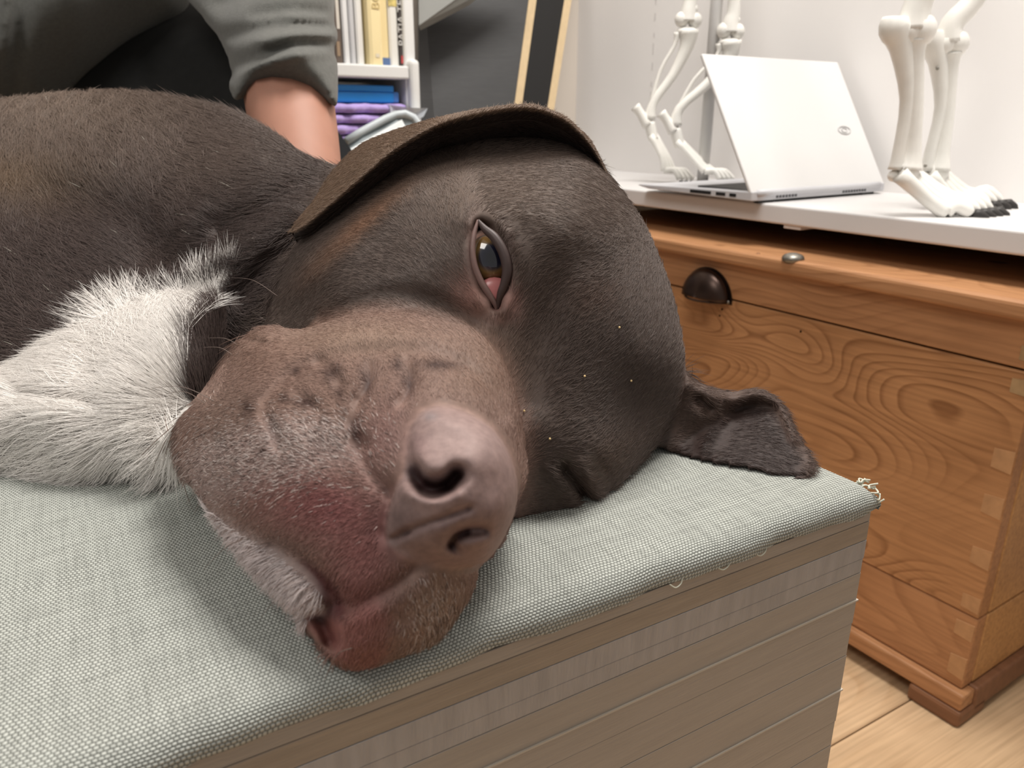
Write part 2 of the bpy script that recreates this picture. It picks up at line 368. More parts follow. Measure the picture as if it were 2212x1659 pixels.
# round steel knob on the lid
kp = onZ(1713, 560, zl); q = kp - CH; kx, ky = q @ (-l_), q @ d_
v, f = ell_geo((kx, ky, zl + 0.001), (0.0145, 0.0145, 0.0075)); mesh_obj('lid_knob', v, f, M_steel, ch, True)
v, f = ell_geo((kx - 0.055, ky - 0.002, zl), (0.003, 0.003, 0.001)); mesh_obj('nail_head', v, f, M_plinth, ch, True)
for (px, py) in ((1560, 668), (1555, 682), (1730, 716), (1880, 618)):
    q = on_front(px, py); v, f = ell_geo((q[0], -0.0005, q[2]), (0.0016, 0.001, 0.0016), nu=8, nv=4); mesh_obj('nail_head', v, f, M_dark, ch, True)

# ------------------------------------------------------------------ white wall shelf above the chest
ct = empty('wall_shelf', tuple(CH), RZ)
tag(ct, 'long white laminate wall shelf above the pine chest, carrying the laptop and skeleton', 'shelf')
CF = 0.046
box('shelf_board', -1.26, 0.9, CF, WP, CTR - 0.026, CTR, M_white, ct, 0.003, 3)
q = onZ(1672, 492, CTR - 0.026) - CH
box('bracket', q @ (-l_) - 0.016, q @ (-l_) + 0.012, CF + 0.004, WP, CTR - 0.031, CTR - 0.026, M_white, ct, 0.001)
box('gap_shade', -1.25, 0.88, WP - 0.02, WP, zl + 0.001, CTR - 0.026, M_dark, ct)  # dark strip standing in for the shade in the gap below the shelf

# ------------------------------------------------------------------ laptop
lp0 = onZ(1622, 441, CTR)
lp = empty('laptop', tuple(lp0), RZ)
tag(lp, 'silver laptop standing half open on the white shelf, lid back towards the viewer', 'laptop')
M_vent = mat('vent_grey', (84, 84, 88), 0.6)
LW, LD, LB = 0.312, 0.232, 0.0165
# wedge base, thin at the front edge
V = []
for y in (0.0, LW):
    V += [(0.0, y, 0.0035), (0.0, y, LB), (-LD, y, 0.0125), (-LD - 0.006, y, 0.0105), (-LD + 0.02, y, 0.0065)]
F = [(0, 1, 2, 3, 4), (9, 8, 7, 6, 5)] + [(i, 5 + i, 5 + (i + 1) % 5, (i + 1) % 5) for i in range(5)]
bo = mesh_obj('base', V, F, M_alu2, lp)
bv = bo.modifiers.new('soft', 'BEVEL'); bv.width = 0.0015; bv.segments = 2
box('keyboard', -LD + 0.11, -0.025, 0.02, LW - 0.02, 0.0135, 0.0166, M_black, bo)
for x0, x1 in ((-0.118, -0.076), (-0.066, -0.048), (-0.040, -0.028)):
    box('side_port', x0, x1, -0.0006, 0.004, 0.0075, 0.0120, M_black, bo)
for y0 in (0.052, 0.205):
    for k in range(7 if y0 < 0.1 else 9):
        box('vent_slot', -0.003, 0.0012, y0 + k * 0.0068, y0 + k * 0.0068 + 0.0034, 0.0058, 0.0132, M_vent, bo)
for y0 in (0.02, LW - 0.05):
    box('rubber_foot', -0.012, -0.004, y0, y0 + 0.03, 0.0, 0.0036, M_black, bo)
LA = math.radians(31.5); LH = 0.222
ca, sa = math.cos(LA), math.sin(LA)
def lidp(h, y, o): return (-h * sa + o * ca + 0.001, y, LB - 0.004 + h * ca + o * sa)
V = [lidp(h, y, o) for o in (0.0, -0.0055) for (h, y) in ((0.003, 0.0), (0.003, LW), (LH, LW), (LH, 0.0))]
ld = mesh_obj('lid', V, [(0, 1, 2, 3), (7, 6, 5, 4), (0, 4, 5, 1), (1, 5, 6, 2), (2, 6, 7, 3), (3, 7, 4, 0)], M_alu, lp)
bv = ld.modifiers.new('soft', 'BEVEL'); bv.width = 0.002; bv.segments = 3
V = [lidp(h, y, -0.0058) for (h, y) in ((0.016, 0.006), (0.016, LW - 0.006), (LH - 0.006, LW - 0.006), (LH - 0.006, 0.006))]
mesh_obj('screen', V, [(3, 2, 1, 0)], M_black, ld)
V, F = tube_geo([(-0.002, y, LB - 0.003) for y in np.linspace(0.012, LW - 0.012, 8)], [0.0052] * 8, 10); mesh_obj('hinge', V, F, M_alu2, lp, True)
# oval emblem on the lid: two thin rings and a bar, barely darker than the lid
lc = (0.098, LW - 0.052)
for rx, ry, th_ in ((0.0150, 0.0068, 0.0011), (0.0065, 0.0038, 0.0010)):
    pts = [lidp(lc[0] + ry * math.sin(a), lc[1] + rx * math.cos(a), 0.0004) for a in np.linspace(0, 2 * math.pi, 25)]
    V, F = tube_geo(pts, [th_] * 25, 6, cap=False); mesh_obj('lid_emblem', V, F, M_logo, ld, True)

# ------------------------------------------------------------------ dog skeleton model on the shelf
sk0 = onZ(1517, 398, CTR); sk = empty('dog_skeleton', tuple(sk0))
tag(sk, 'white plastic dog skeleton model standing on the white shelf behind the laptop', 'skeleton')
def bone(name, pts, rad, n=12, m=None, extra=(), sub=3):
    p = np.array(pts, float); pr = np.hstack([p, np.array(rad, float)[:, None]]); s = crom(pr, sub)
    parts = [tube_geo([q - sk0 for q in s[:, :3]], s[:, 3], n)]
    for c, r in extra: parts.append(ell_geo(np.array(c) - sk0, r if hasattr(r, '__len__') else (r, r, r)))
    v, f = geo_join(parts); return mesh_obj(name, v, f, m or M_bone, sk, True)
def claw(c, d, s):
    c = np.array(c); d = np.array(d, float); d /= np.linalg.norm(d)
    pts = [c, c + d * s * 0.6 + [0, 0, s * 0.12], c + d * s * 1.2 - [0, 0, s * 0.15], c + d * s * 1.6 - [0, 0, s * 0.6]]
    v, f = tube_geo([p - sk0 for p in pts], [s * 0.42, s * 0.48, s * 0.33, s * 0.08], 8); mesh_obj('claw', v, f, M_claw, sk, True)
# hind legs (left in the picture)
F1, F2 = 1.49, 1.43
def hind(F, kx, ky, hx, hy, fx, fy, top):
    pf = lambda x, y, dF=0: PF(x, y, F + dF)
    bone('femur', [pf(*top), pf(kx + 8, ky - 75), pf(kx, ky - 20), pf(kx - 2, ky)], [0.009, 0.010, 0.014, 0.016], extra=[(pf(kx - 14, ky - 4), 0.013), (pf(kx + 14, ky - 2), 0.013), (pf(kx + 10, ky - 26), 0.009)])
    bone('tibia', [pf(kx, ky + 20), pf(kx - 4, ky + 55), pf((kx + hx) / 2 + 8, (ky + hy) / 2 + 12), pf(hx + 10, hy - 38), pf(hx + 2, hy)], [0.019, 0.0125, 0.0085, 0.008, 0.0105], extra=[(pf(kx - 2, ky + 22), (0.02, 0.015, 0.008))])
    bone('fibula', [pf(kx - 24, ky + 24), pf(kx - 30, ky + 52), pf((kx + hx) / 2 - 18, (ky + hy) / 2), pf(hx + 2, hy - 28)], [0.0065, 0.0035, 0.003, 0.004])
    bone('heel_bone', [pf(hx - 30, hy - 28), pf(hx - 18, hy - 12), pf(hx - 2, hy + 12)], [0.0095, 0.008, 0.0115])
    bone('ankle_bone', [pf(hx, hy + 6), pf(hx + 6, hy + 30), pf(hx + 10, hy + 44)], [0.0105, 0.010, 0.009])
    for k in range(4):
        o = (k - 1.5)
        bone('metatarsal', [pf(hx + 8 + o * 3, hy + 34, o * 0.006), pf((hx + fx) / 2 + o * 5, (hy + fy) / 2 + 10, o * 0.008), pf(fx - 26 + o * 7, fy - 32, o * 0.01)], [0.006, 0.0045, 0.0058])
        bone('toe_bone', [pf(fx - 26 + o * 7, fy - 32, o * 0.01), pf(fx - 4 + o * 8, fy - 34, o * 0.011), pf(fx + 12 + o * 10, fy - 14, o * 0.012)], [0.0058, 0.0045, 0.0045])
        claw(pf(fx + 14 + o * 11, fy - 8, o * 0.012), (0.7, -0.4, -0.2), 0.0075)
hind(F1, 1487, 46, 1402, 258, 1470, 401, (1512, -220))
hind(F2, 1578, 70, 1458, 272, 1558, 403, (1566, -220))
# front legs (right in the picture)
def front(F, ex, ey, wx, wy, fx, fy, top, sc=1.0):
    pf = lambda x, y, dF=0: PF(x, y, F + dF)
    bone('humerus', [pf(*top), pf((top[0] + ex) / 2 + 12, (top[1] + ey) / 2), pf(ex + 16, ey - 40), pf(ex + 10, ey)], [0.015 * sc, 0.0125 * sc, 0.013 * sc, 0.016 * sc], extra=[(pf(ex + 22, ey + 2), 0.016 * sc), (pf(ex, ey + 4), 0.0145 * sc)])
    bone('ulna', [pf(ex - 26, ey - 26), pf(ex - 28, ey - 2), pf(ex - 14, ey + 40), pf((ex + wx) / 2 + 2, (ey + wy) / 2), pf(wx - 12, wy - 40), pf(wx - 18, wy)], [0.012 * sc, 0.015 * sc, 0.011 * sc, 0.0075 * sc, 0.007 * sc, 0.009 * sc])
    bone('radius', [pf(ex + 14, ey + 22), pf(ex + 12, ey + 50), pf((ex + wx) / 2 + 16, (ey + wy) / 2), pf(wx + 12, wy - 40), pf(wx + 4, wy)], [0.014 * sc, 0.0095 * sc, 0.0085 * sc, 0.0095 * sc, 0.0145 * sc])
    bone('wrist_bone', [pf(wx - 18, wy + 2), pf(wx + 12, wy + 14)], [0.011 * sc, 0.013 * sc], extra=[(pf(wx - 26, wy + 14), 0.007)])
    for k in range(4):
        o = k - 1.5
        bone('metacarpal', [pf(wx + 2 + o * 9, wy + 14 - abs(o) * 2, o * 0.008), pf((wx + fx) / 2 - 12 + o * 11, (wy + fy) / 2 + 6 + o * -4, o * 0.008), pf(fx - 44 + o * 14, fy - 22 - o * 6, o * 0.008)], [0.0085 * sc, 0.0068 * sc, 0.0084 * sc])
        bone('toe_bone', [pf(fx - 44 + o * 14, fy - 22 - o * 6, o * 0.008), pf(fx - 22 + o * 14, fy - 34 - o * 5, o * 0.008), pf(fx - 2 + o * 13, fy - 22 - o * 3, o * 0.008), pf(fx + 8 + o * 14, fy - 12 - o * 2, o * 0.008)], [0.0082 * sc, 0.0068 * sc, 0.0072 * sc, 0.006 * sc])
        claw(pf(fx + 14 + o * 15, fy - 10 - o * 2, o * 0.008), (0.75, -0.45, -0.1), 0.0115 * sc)
front(0.955, 1962, 64, 1956, 366, 2106, 470, (2010, -150), 1.2)
front(1.03, 2040, 92, 2022, 368, 2130, 452, (2140, -90), 1.05)
for (x, y, F) in ((2012, 98, 1.02), (2025, 148, 1.02), (1999, 358, 0.98)):
    v, f = ell_geo(PF(x, y, F) - sk0, (0.0022,) * 3, nu=8, nv=5); mesh_obj('joint_screw', v, f, M_steel, sk, True)
# pole, pelvis, spine and shoulder blades carry on above the picture
v, f = tube_geo([np.array([0, 0, 0.0]), np.array([0, 0, 0.62])], [0.0105, 0.0105], 16); mesh_obj('stand_pole', v, f, M_pole, sk, True)
v, f = tube_geo([np.array([0, 0, 0.0]), np.array([0, 0, 0.006])], [0.022, 0.02], 24); mesh_obj('stand_base', v, f, M_pole, sk)
pa, pb = PF(1512, -215, F1), PF(1566, -215, F2)
pm = (pa + pb) / 2
bone('pelvis', [pa + [0, 0, 0.01], pm + [0.02, 0, 0.06], pb + [0, 0, 0.01]], [0.015, 0.018, 0.015])
fa, fb = PF(2010, -150, 0.955), PF(2140, -90, 1.03)
sp = crom([pm + [0, 0.02, 0.08], pm * 0.66 + fa * 0.34 + [0, 0, 0.09], pm * 0.33 + fa * 0.67 + [0.02, 0, 0.08], (fa + fb) / 2 + [0, 0, 0.10]], 8)
bone('spine', sp, [0.009] * len(sp), extra=[(p, 0.013) for p in sp[::2]], sub=1)
for (a_) in (fa, fb):
    bone('shoulder_blade', [a_, a_ + [-0.03, 0.03, 0.07], a_ + [-0.05, 0.04, 0.14]], [0.012, 0.02, 0.03])

# ------------------------------------------------------------------ bookshelf, books and the clutter beside it
sd = np.array([0.80, 0.60, 0]); sn = np.array([-sd[1], sd[0], 0])       # along the shelf (to the right, receding), into the shelf
S0 = PF(896, 152, 1.50); S0[2] = 0
SRZ = math.atan2(sd[1], sd[0])
bs = empty('bookshelf', tuple(S0), SRZ)
tag(bs, 'white bookshelf unit with books, a blue box and purple cloths, behind the person', 'bookshelf')
def sh_z(px, py, off=0.0):
    d = ray(px, py); t = ((S0 - CAM) @ sn + off) / (d @ sn); p = CAM + t * d; q = p - S0
    return q @ sd, p[2]
zt = sh_z(820, 140)[1]
SW = 0.42
box('side_panel', -0.012, 0.010, 0.012, 0.26, 0.0, 1.35, M_shelf, bs, 0.004, 3)
box('side_panel', -0.010, 0.010, -0.004, 0.24, 0.0, zt + 0.012, M_shelf, bs, 0.008, 3)
box('side_panel', -SW, -SW + 0.018, 0.0, 0.26, 0.0, 1.35, M_shelf, bs, 0.003)
box('back_panel', -SW + 0.018, -0.012, 0.25, 0.26, 0.0, 1.35, mat('shelf_back', (70, 72, 78), 0.8), bs)
zt0 = zt - 0.022
for z0 in (0.05, 0.38, zt0, zt0 + 0.33):
    box('shelf_board', -SW + 0.018, -0.012, 0.0, 0.25, z0, z0 + 0.022, M_shelf, bs, 0.003)
M_paper = mat('book_pages', (226, 220, 206), 0.8)
bk_defs = [ # px left, px right, colour, height, label, spine writing
    (733, 752, (96, 84, 76), 0.25, 'dark brown book with a pale spine title, leftmost on the shelf', 'dark'),
    (754, 768, (222, 222, 222), 0.24, 'white slim book right of the dark brown book', None),
    (769, 781, (196, 196, 198), 0.235, 'pale grey slim book between two white books', None),
    (783, 799, (228, 226, 222), 0.25, 'white book just left of the two cream yellow books', None),
    (803, 831, (240, 222, 172), 0.26, 'thick cream yellow book standing proud of its row', 'BODY'),
    (832, 853, (232, 212, 160), 0.26, 'cream yellow book with a blue band at its foot', 'blue'),
    (854, 874, (224, 222, 216), 0.25, 'white book with a green and ochre picture on its spine', 'pict'),
    (875, 885, (72, 66, 64), 0.25, 'charcoal book lettered PATIA on its spine with a red square, rightmost', 'PATIA'),
]
for (x0, x1, c, h, lab, kind) in bk_defs:
    u0 = sh_z(x0, 100)[0]; u1 = sh_z(x1, 100)[0]
    yo = 0.006 if kind == 'BODY' else 0.02
    org = S0 + sd * u0 + sn * yo
    b_ = empty('book', (org[0], org[1], zt + 0.0005), SRZ); tag(b_, lab, 'book', 'books on the white shelf')
    w_ = u1 - u0 - 0.0006; mc = mat('book_cover', c, 0.5, 0.4)
    V = [(0, 0.003, 0), (w_ * 0.2, 0, 0), (w_ * 0.8, 0, 0), (w_, 0.003, 0), (w_, 0.17, 0), (w_ - 0.002, 0.17, 0), (w_ - 0.002, 0.006, 0), (0.002, 0.006, 0), (0.002, 0.17, 0), (0, 0.17, 0)]
    n = len(V); VV = V + [(a, b2, h) for a, b2, _ in V]
    FF = [tuple(range(n - 1, -1, -1)), tuple(range(n, 2 * n))] + [(i, (i + 1) % n, n + (i + 1) % n, n + i) for i in range(n)]
    mesh_obj('cover', VV, FF, mc, b_)
    box('pages', 0.0022, w_ - 0.0022, 0.0065, 0.166, 0.003, h - 0.004, M_paper, b_)
    if kind == 'dark':
        box('spine_panel', w_ * 0.45, w_ * 0.8, -0.0007, 0.003, 0.055, 0.2, mat('pale_print', (206, 200, 190), 0.6), b_)
        box('spine_panel', w_ * 0.3, w_ * 0.65, -0.0007, 0.003, 0.012, 0.035, mat('pale_print2', (150, 128, 104), 0.6), b_)
    if kind == 'blue':
        box('spine_band', -0.0004, w_ + 0.0004, -0.0008, 0.004, 0.0, 0.013, mat('blue_print', (86, 110, 152), 0.6), b_)
    if kind == 'pict':
        box('spine_picture', 0.001, w_ - 0.001, -0.0007, 0.003, 0.098, 0.132, mat('ochre_print', (196, 178, 112), 0.6, noise=0.4, nscale=120), b_)
        box('spine_picture', 0.001, w_ * 0.45, -0.0009, 0.003, 0.122, 0.136, mat('green_print', (150, 190, 140), 0.6), b_)
    if kind == 'PATIA':
        box('spine_square', w_ * 0.25, w_ * 0.9, -0.0008, 0.003, 0.005, 0.018, mat('red_print', (190, 74, 74), 0.6), b_)
        text_obj('spine_title', 'PATIA TERRIERI', 0.0185, mat('title_print', (206, 204, 200), 0.6), b_, (w_ * 0.55, -0.0008, 0.034), (math.pi / 2, -math.pi / 2, 0))
    if kind == 'BODY':
        text_obj('spine_title', 'BODY', 0.022, mat('gold_print', (206, 184, 128), 0.6), b_, (w_ * 0.62, -0.0008, 0.088), (math.pi / 2, -math.pi / 2, 0))
        box('spine_mark', w_ * 0.4, w_ * 0.7, -0.0007, 0.003, 0.012, 0.018, mat('grey_print', (222, 212, 188), 0.6), b_)
# compartment below: blue box, purple cloths, plastic bag
def shp(px, py, off): 
    d = ray(px, py); t = ((S0 - CAM) @ sn + off) / (d @ sn); return CAM + t * d
zb = sh_z(800, 222, 0.02)[1]; zbt = sh_z(800, 192, 0.02)[1]
ua, ub = sh_z(690, 205, 0.02)[0], sh_z(864, 205, 0.02)[0]
o = S0 + sd * ub + sn * 0.02
bb = empty('storage_box', (o[0], o[1], zb), SRZ); tag(bb, 'flat bright blue storage box lying on the purple cloths in the bookshelf', 'box')
M_blue = mat('blue_plastic', (30, 128, 206), 0.45, 0.4); M_blue2 = mat('blue_plastic_end', (84, 136, 208), 0.45, 0.4)
box('box_body', ua - ub, -0.012, 0.0, 0.16, 0.0, (zbt - zb) * 0.8, M_blue, bb, 0.003)
box('box_lid', ua - ub, -0.013, -0.002, 0.162, (zbt - zb) * 0.8, zbt - zb + 0.006, M_blue, bb, 0.002)
box('end_cap', -0.0115, 0.0, 0.004, 0.158, 0.001, (zbt - zb) * 0.82, M_blue2, bb, 0.002)
# folded purple cloths
M_pur = mat('purple_cloth', (184, 162, 220), 0.9, 0.1, noise=0.08, nscale=40, sheen=0.3, bump=0.4, bscale=60)
lays = [(222, 246), (246, 268), (268, 292), (292, 318)]
for i, (ya, yb) in enumerate(lays):
    z1 = sh_z(790, ya, 0.01)[1]; z0 = sh_z(790, yb, 0.01)[1]
    ua, ub = sh_z(690, ya, 0.01)[0], sh_z(880, ya, 0.01)[0] - 0.004
    o = S0 + sd * ub + sn * 0.006
    V = []; F = []; nx, na = 24, 10
    hh = (z1 - z0); L_ = ua - ub
    for a in range(nx + 1):
        x = L_ * a / nx; wob = 0.004 * math.sin(a * 0.7 + i * 2) + 0.003 * math.sin(a * 1.9 + i)
        for k in range(na):
            an = 2 * math.pi * k / na; cy, sz = math.cos(an), math.sin(an)
            V.append((x, 0.075 - 0.075 * math.copysign(abs(cy) ** 0.35, cy) + wob, hh * 0.5 + hh * 0.5 * math.copysign(abs(sz) ** 0.7, sz) + (wob * 0.3 if i == 0 and sz > 0.3 else 0)))
    for a in range(nx):
        for k in range(na): F.append((a * na + k, a * na + (k + 1) % na, (a + 1) * na + (k + 1) % na, (a + 1) * na + k))
    F.append(tuple(range(na))); F.append(tuple(nx * na + k for k in range(na - 1, -1, -1)))
    c_ = mesh_obj('folded_cloth', V, F, M_pur, None, True, (o[0], o[1], z0)); c_.rotation_euler = (0, 0, SRZ)
    tag(c_, ['folded purple cloth directly under the blue box', 'folded purple cloth second from the top of the stack', 'folded purple cloth third from the top of the stack', 'folded purple cloth lowest in the visible stack'][i], 'cloth', 'folded cloths in the bookshelf')
# clear plastic bag spilling out of the shelf
M_bag = mat('clear_plastic', (214, 220, 226), 0.25, 0.5)
M_bag.node_tree.nodes['Principled BSDF'].inputs['Alpha'].default_value = 0.62
gp = [(842, 226, .0), (880, 232, -.02), (924, 234, -.03), (915, 252, -.03), (900, 262, -.02), (925, 272, -.03), (870, 300, -.02), (846, 262, -.005)]
pts = [shp(x, y, o2) for x, y, o2 in gp]; c0_ = np.mean(pts, axis=0) + sn * 0.02
V = [c0_] + pts + [p + sn * 0.03 for p in pts]; n = len(pts)
F = [(0, 1 + i, 1 + (i + 1) % n) for i in range(n)] + [(1 + i, 1 + n + i, 1 + n + (i + 1) % n, 1 + (i + 1) % n) for i in range(n)]
g_ = mesh_obj('plastic_bag', V, F, M_bag, None, False); tag(g_, 'crumpled clear plastic bag sticking out beside the purple cloths', 'bag')
o = np.array(pts[6]); 
# grey tray with a white sheet, leaning in front of the shelf
def quad_frame(px_pts, z, back, m, name, parent, org):
    pts = [P(x, y, zz) for (x, y), zz in zip(px_pts, z)]
    n = len(pts); off = FW * back
    V = [p - org for p in pts] + [p + off - org for p in pts]
    F = [tuple(range(n)), tuple(range(2 * n - 1, n - 1, -1))] + [(i, n + i, n + (i + 1) % n, (i + 1) % n) for i in range(n)]
    return mesh_obj(name, V, F, m, parent)
to = P(830, 330, 1.15)
tr = empty('grey_tray', tuple(to)); tag(tr, 'grey plastic tray holding a white sheet, tipped up before the purple cloths', 'tray')
M_tray = mat('grey_tray_plastic', (142, 152, 156), 0.45, 0.4); M_tray2 = mat('pale_tray_rim', (196, 204, 208), 0.4, 0.4)
V, F = tube_geo([P(x, y, z) - to for x, y, z in [(748, 305, 1.14), (780, 285, 1.15), (830, 258, 1.16), (855, 248, 1.17), (875, 246, 1.17), (893, 254, 1.18), (905, 270, 1.18), (908, 290, 1.19), (900, 330, 1.19)]], [0.006] * 9, 10); mesh_obj('tray_rim', V, F, M_tray2, tr, True)
quad_frame([(745, 310), (790, 282), (855, 252), (880, 250), (900, 262), (906, 290), (900, 340), (760, 345)], [1.145, 1.155, 1.17, 1.175, 1.18, 1.185, 1.18, 1.14], 0.006, M_tray, 'tray_bottom', tr, to)
quad_frame([(755, 322), (868, 258), (890, 300), (880, 345), (770, 350)], [1.135, 1.155, 1.16, 1.15, 1.125], 0.003, mat('white_sheet', (232, 236, 236), 0.7), 'paper_sheet', tr, to)
do_ = P(740, 320, 1.05)
dk = quad_frame([(700, 250), (735, 290), (760, 325), (765, 400), (700, 400)], [1.05] * 5, 0.05, mat('black_fabric_chair', (52, 53, 55), 0.8, 0.2), 'chair_back', None, do_); dk.location = do_
tag(dk, 'dark grey padded chair back just showing beside the forearm', 'chair')
# two dark film-faced boards standing against the wall
M_film = mat('dark_film', (52, 52, 53), 0.5, 0.4, noise=0.12, nscale=30, stretch=(1, 1, 10), bump=0.2, bscale=120); M_film2 = mat('dark_film_b', (24, 24, 25), 0.5, 0.4)
M_ply = mat('ply_edge', (200, 176, 138), 0.6, 0.3, noise=0.06, nscale=30, stretch=(6, 6, 1))
def board(tl, tr_, br, bl, zz, edge_px, thick, mface, lab):
    # face quad by image corners at given depths; pale edge strip on the right side
    c = [P(x, y, z) for (x, y), z in zip((tl, tr_, br, bl), zz)]
    e = [P(x, y, z) for (x, y), z in edge_px]
    def drop(t_, b_): return t_ + (b_ - t_) * (t_[2] / (t_[2] - b_[2]))
    c[2], c[3] = drop(c[1], c[2]), drop(c[0], c[3]); e[2], e[3] = drop(e[1], e[2]), drop(e[0], e[3])
    org = c[3].copy(); r = empty('plywood_board', tuple(org)); tag(r, lab, 'board', 'plywood boards by the wall')
    nrm = np.cross(c[1] - c[0], c[3] - c[0]); nrm /= np.linalg.norm(nrm)
    if nrm @ FW < 0: nrm = -nrm
    V = [p - org for p in c] + [p + nrm * thick - org for p in c]
    F = [(0, 1, 2, 3), (7, 6, 5, 4), (0, 4, 5, 1), (1, 5, 6, 2), (2, 6, 7, 3), (3, 7, 4, 0)]
    mesh_obj('panel', V, F, mface, r)
    V = [p - org for p in e] + [p + nrm * thick - org for p in e]
    mesh_obj('pale_edge', V, F, M_ply, r)
board((905, -160), (1166, -160), (1087, 420), (905, 420), (1.50, 1.58, 1.55, 1.48), [((1164, -160), 1.578), ((1181, -160), 1.578), ((1101, 420), 1.548), ((1085, 420), 1.548)], 0.012, M_film, 'dark plywood board with pale edge, nearest the bookshelf')
board((1175, -160), (1252, -160), (1160, 420), (1095, 420), (1.62, 1.67, 1.64, 1.60), [((1244, -160), 1.665), ((1260, -160), 1.665), ((1168, 420), 1.635), ((1153, 420), 1.635)], 0.012, M_film2, 'black plywood board with pale edge, nearest the white wall')
gb = quad_frame([(903, -120), (1150, -120), (1012, 0), (935, 40), (905, 55)], [1.40, 1.44, 1.43, 1.41, 1.40], 0.02, mat('grey_case', (132, 132, 128), 0.6), 'grey_board', None, P(930, 30, 1.41)); gb.location = P(930, 30, 1.41)
tag(gb, 'light grey board jutting out over the top of the dark plywood board', 'board')

# ------------------------------------------------------------------ upholstered bench under the dog
TZ = 0.543; CT = 0.0105
A_ = onZ(1889, 1097, TZ - CT); B_ = onZ(430, 1640, TZ - CT)
ex = (A_ - B_); ex[2] = 0; ex /= np.linalg.norm(ex)          # along the front edge, to the right
BRZ = math.atan2(ex[1], ex[0]); ey = np.array([-ex[1], ex[0], 0])
be = empty('dog_bench', (A_[0], A_[1], 0.0), BRZ)
tag(be, 'low bench with woven pale grey-green cover and taped grey sides, under the dog', 'bench')
BL, BD = 1.05, 0.62
# cover: rounded-over slab with gently rippled top
nx, ny = 90, 60
def cov_pt(u, v):      # u along x: -BL..0 , v arc position across front edge
    return None
prof = [(-0.001, -CT), (-0.0018, -CT * 0.72), (-0.0012, -CT * 0.42), (0.0012, -CT * 0.17), (0.0045, -CT * 0.04), (0.009, 0.0)] + [(0.009 + (BD - 0.009) * (i / ny) ** 1.3, 0.0) for i in range(1, ny + 1)]
V = []; F = []
xs = [-BL * (i / nx) ** 1.25 for i in range(nx + 1)]
rn = np.random.RandomState(3)
def hrip(x, y): return 0.0008 * math.sin(x * 31 + y * 9) * math.sin(y * 23 + 1.3) + 0.0005 * math.sin(x * 70 - y * 40)
for i, x in enumerate(xs):
    for j, (y, z) in enumerate(prof):
        zz = TZ + z; xx = x
        if i == 0: zz -= 0.004 * (1 + z / CT) ; 
        if i <= 1: zz -= 0.0012 * (1 + z / CT)
        if j >= 6: zz += hrip(x, y) * min(1, (y - 0.009) / 0.03)
        wv = 0.0006 * math.sin(x * 95) + 0.0004 * math.sin(x * 210 + 1)
        V.append((xx + (0.002 if i == 0 else 0), y + (wv if j < 3 else 0), zz + (wv if j == 0 else 0)))
np_ = len(prof)
for i in range(nx):
    for j in range(np_ - 1): F.append((i * np_ + j, i * np_ + j + 1, (i + 1) * np_ + j + 1, (i + 1) * np_ + j))
o_ = len(V)      # right side skirt and underside
for j, (y, z) in enumerate(prof): V.append((0.0, y, TZ - CT))
for j in range(np_ - 1): F.append((j, o_ + j, o_ + j + 1, j + 1))
cv = mesh_obj('woven_cover', V, F, M_weave, be, True); cv['label'] = 'woven grey-green cover'
box('core', -BL, -0.004, 0.004, BD, 0.0, TZ - CT - 0.0005, M_tape, be)
# horizontal bands of tape round the sides
def edge_z(py):     # height on the near corner edge for an image row
    best = min(np.linspace(0.0, 0.54, 541), key=lambda Z: abs((CY - FPX * ((np.array([A_[0], A_[1], Z]) - CAM) @ UP) / ((np.array([A_[0], A_[1], Z]) - CAM) @ FW)) - py)); return best
rows = [1100, 1128, 1166, 1206, 1240, 1300, 1350, 1417, 1490, 1560, 1612, 1740]
zz = [TZ - CT - 0.0008] + [edge_z(r) for r in rows[1:]] + [0.29, 0.22, 0.14, 0.07, 0.0]
mats = [M_tape, M_tapeb, M_tape2, M_tape2, M_tape, M_tape, M_tape, M_tape, M_tape, M_tape, M_tape, M_tape, M_tape, M_tape, M_tape, M_tape]
for i in range(len(zz) - 1):
    z1, z0 = zz[i], zz[i + 1]
    prd = 0.0002 + 0.0002 * ((i * 7) % 3) / 2
    bm = bmesh.new()
    box_bm(bm, -BL, -0.0005 + prd, 0.0012 - prd, 0.008, z0 + 0.0001, z1 - 0.0001, 0.00015, 1)
    box_bm(bm, -0.008, prd, 0.008, BD, z0 + 0.0001, z1 - 0.0001, 0.00015, 1)
    bm_obj('tape_band', bm, mats[i], be)
    if i in (4, 7, 10):
        box('tape_edge', -BL, 0.0002 + prd, 0.0006 - prd, 0.006, z0 - 0.0003, z0 + 0.0004, M_seam, be)
# frayed threads at the corner and along the lower hem
def thread(pts, r=0.00025):
    p = crom(pts, 4); v, f = tube_geo(p, [r] * len(p), 5); mesh_obj('loose_thread', v, f, M_thread, be, True)
M_thread = mat('thread', (206, 206, 190), 0.8, 0.2)
for k in range(16):
    z0 = TZ - 0.001 - RND.random() * 0.0085; y0 = RND.random() * 0.010
    a = np.array([-0.002, y0, z0]); dx = 0.003 + RND.random() * 0.002
    thread([a, a + [dx * 0.5, RND.uniform(-.002, .002), RND.uniform(-.001, .001)], a + [dx, RND.uniform(-.003, .003), RND.uniform(-.0015, .0015)]], 0.0004)
for x in (-0.112, -0.071, -0.09):
    a = np.array([x, -0.001, TZ - CT + 0.0008]); s = 0.0012 + RND.random() * 0.0018
    thread([a, a + [s, -0.0008, -0.0016], a + [s * 2.2, -0.0006, -0.0010], a + [s * 2.6, -0.0002, 0.0006]])
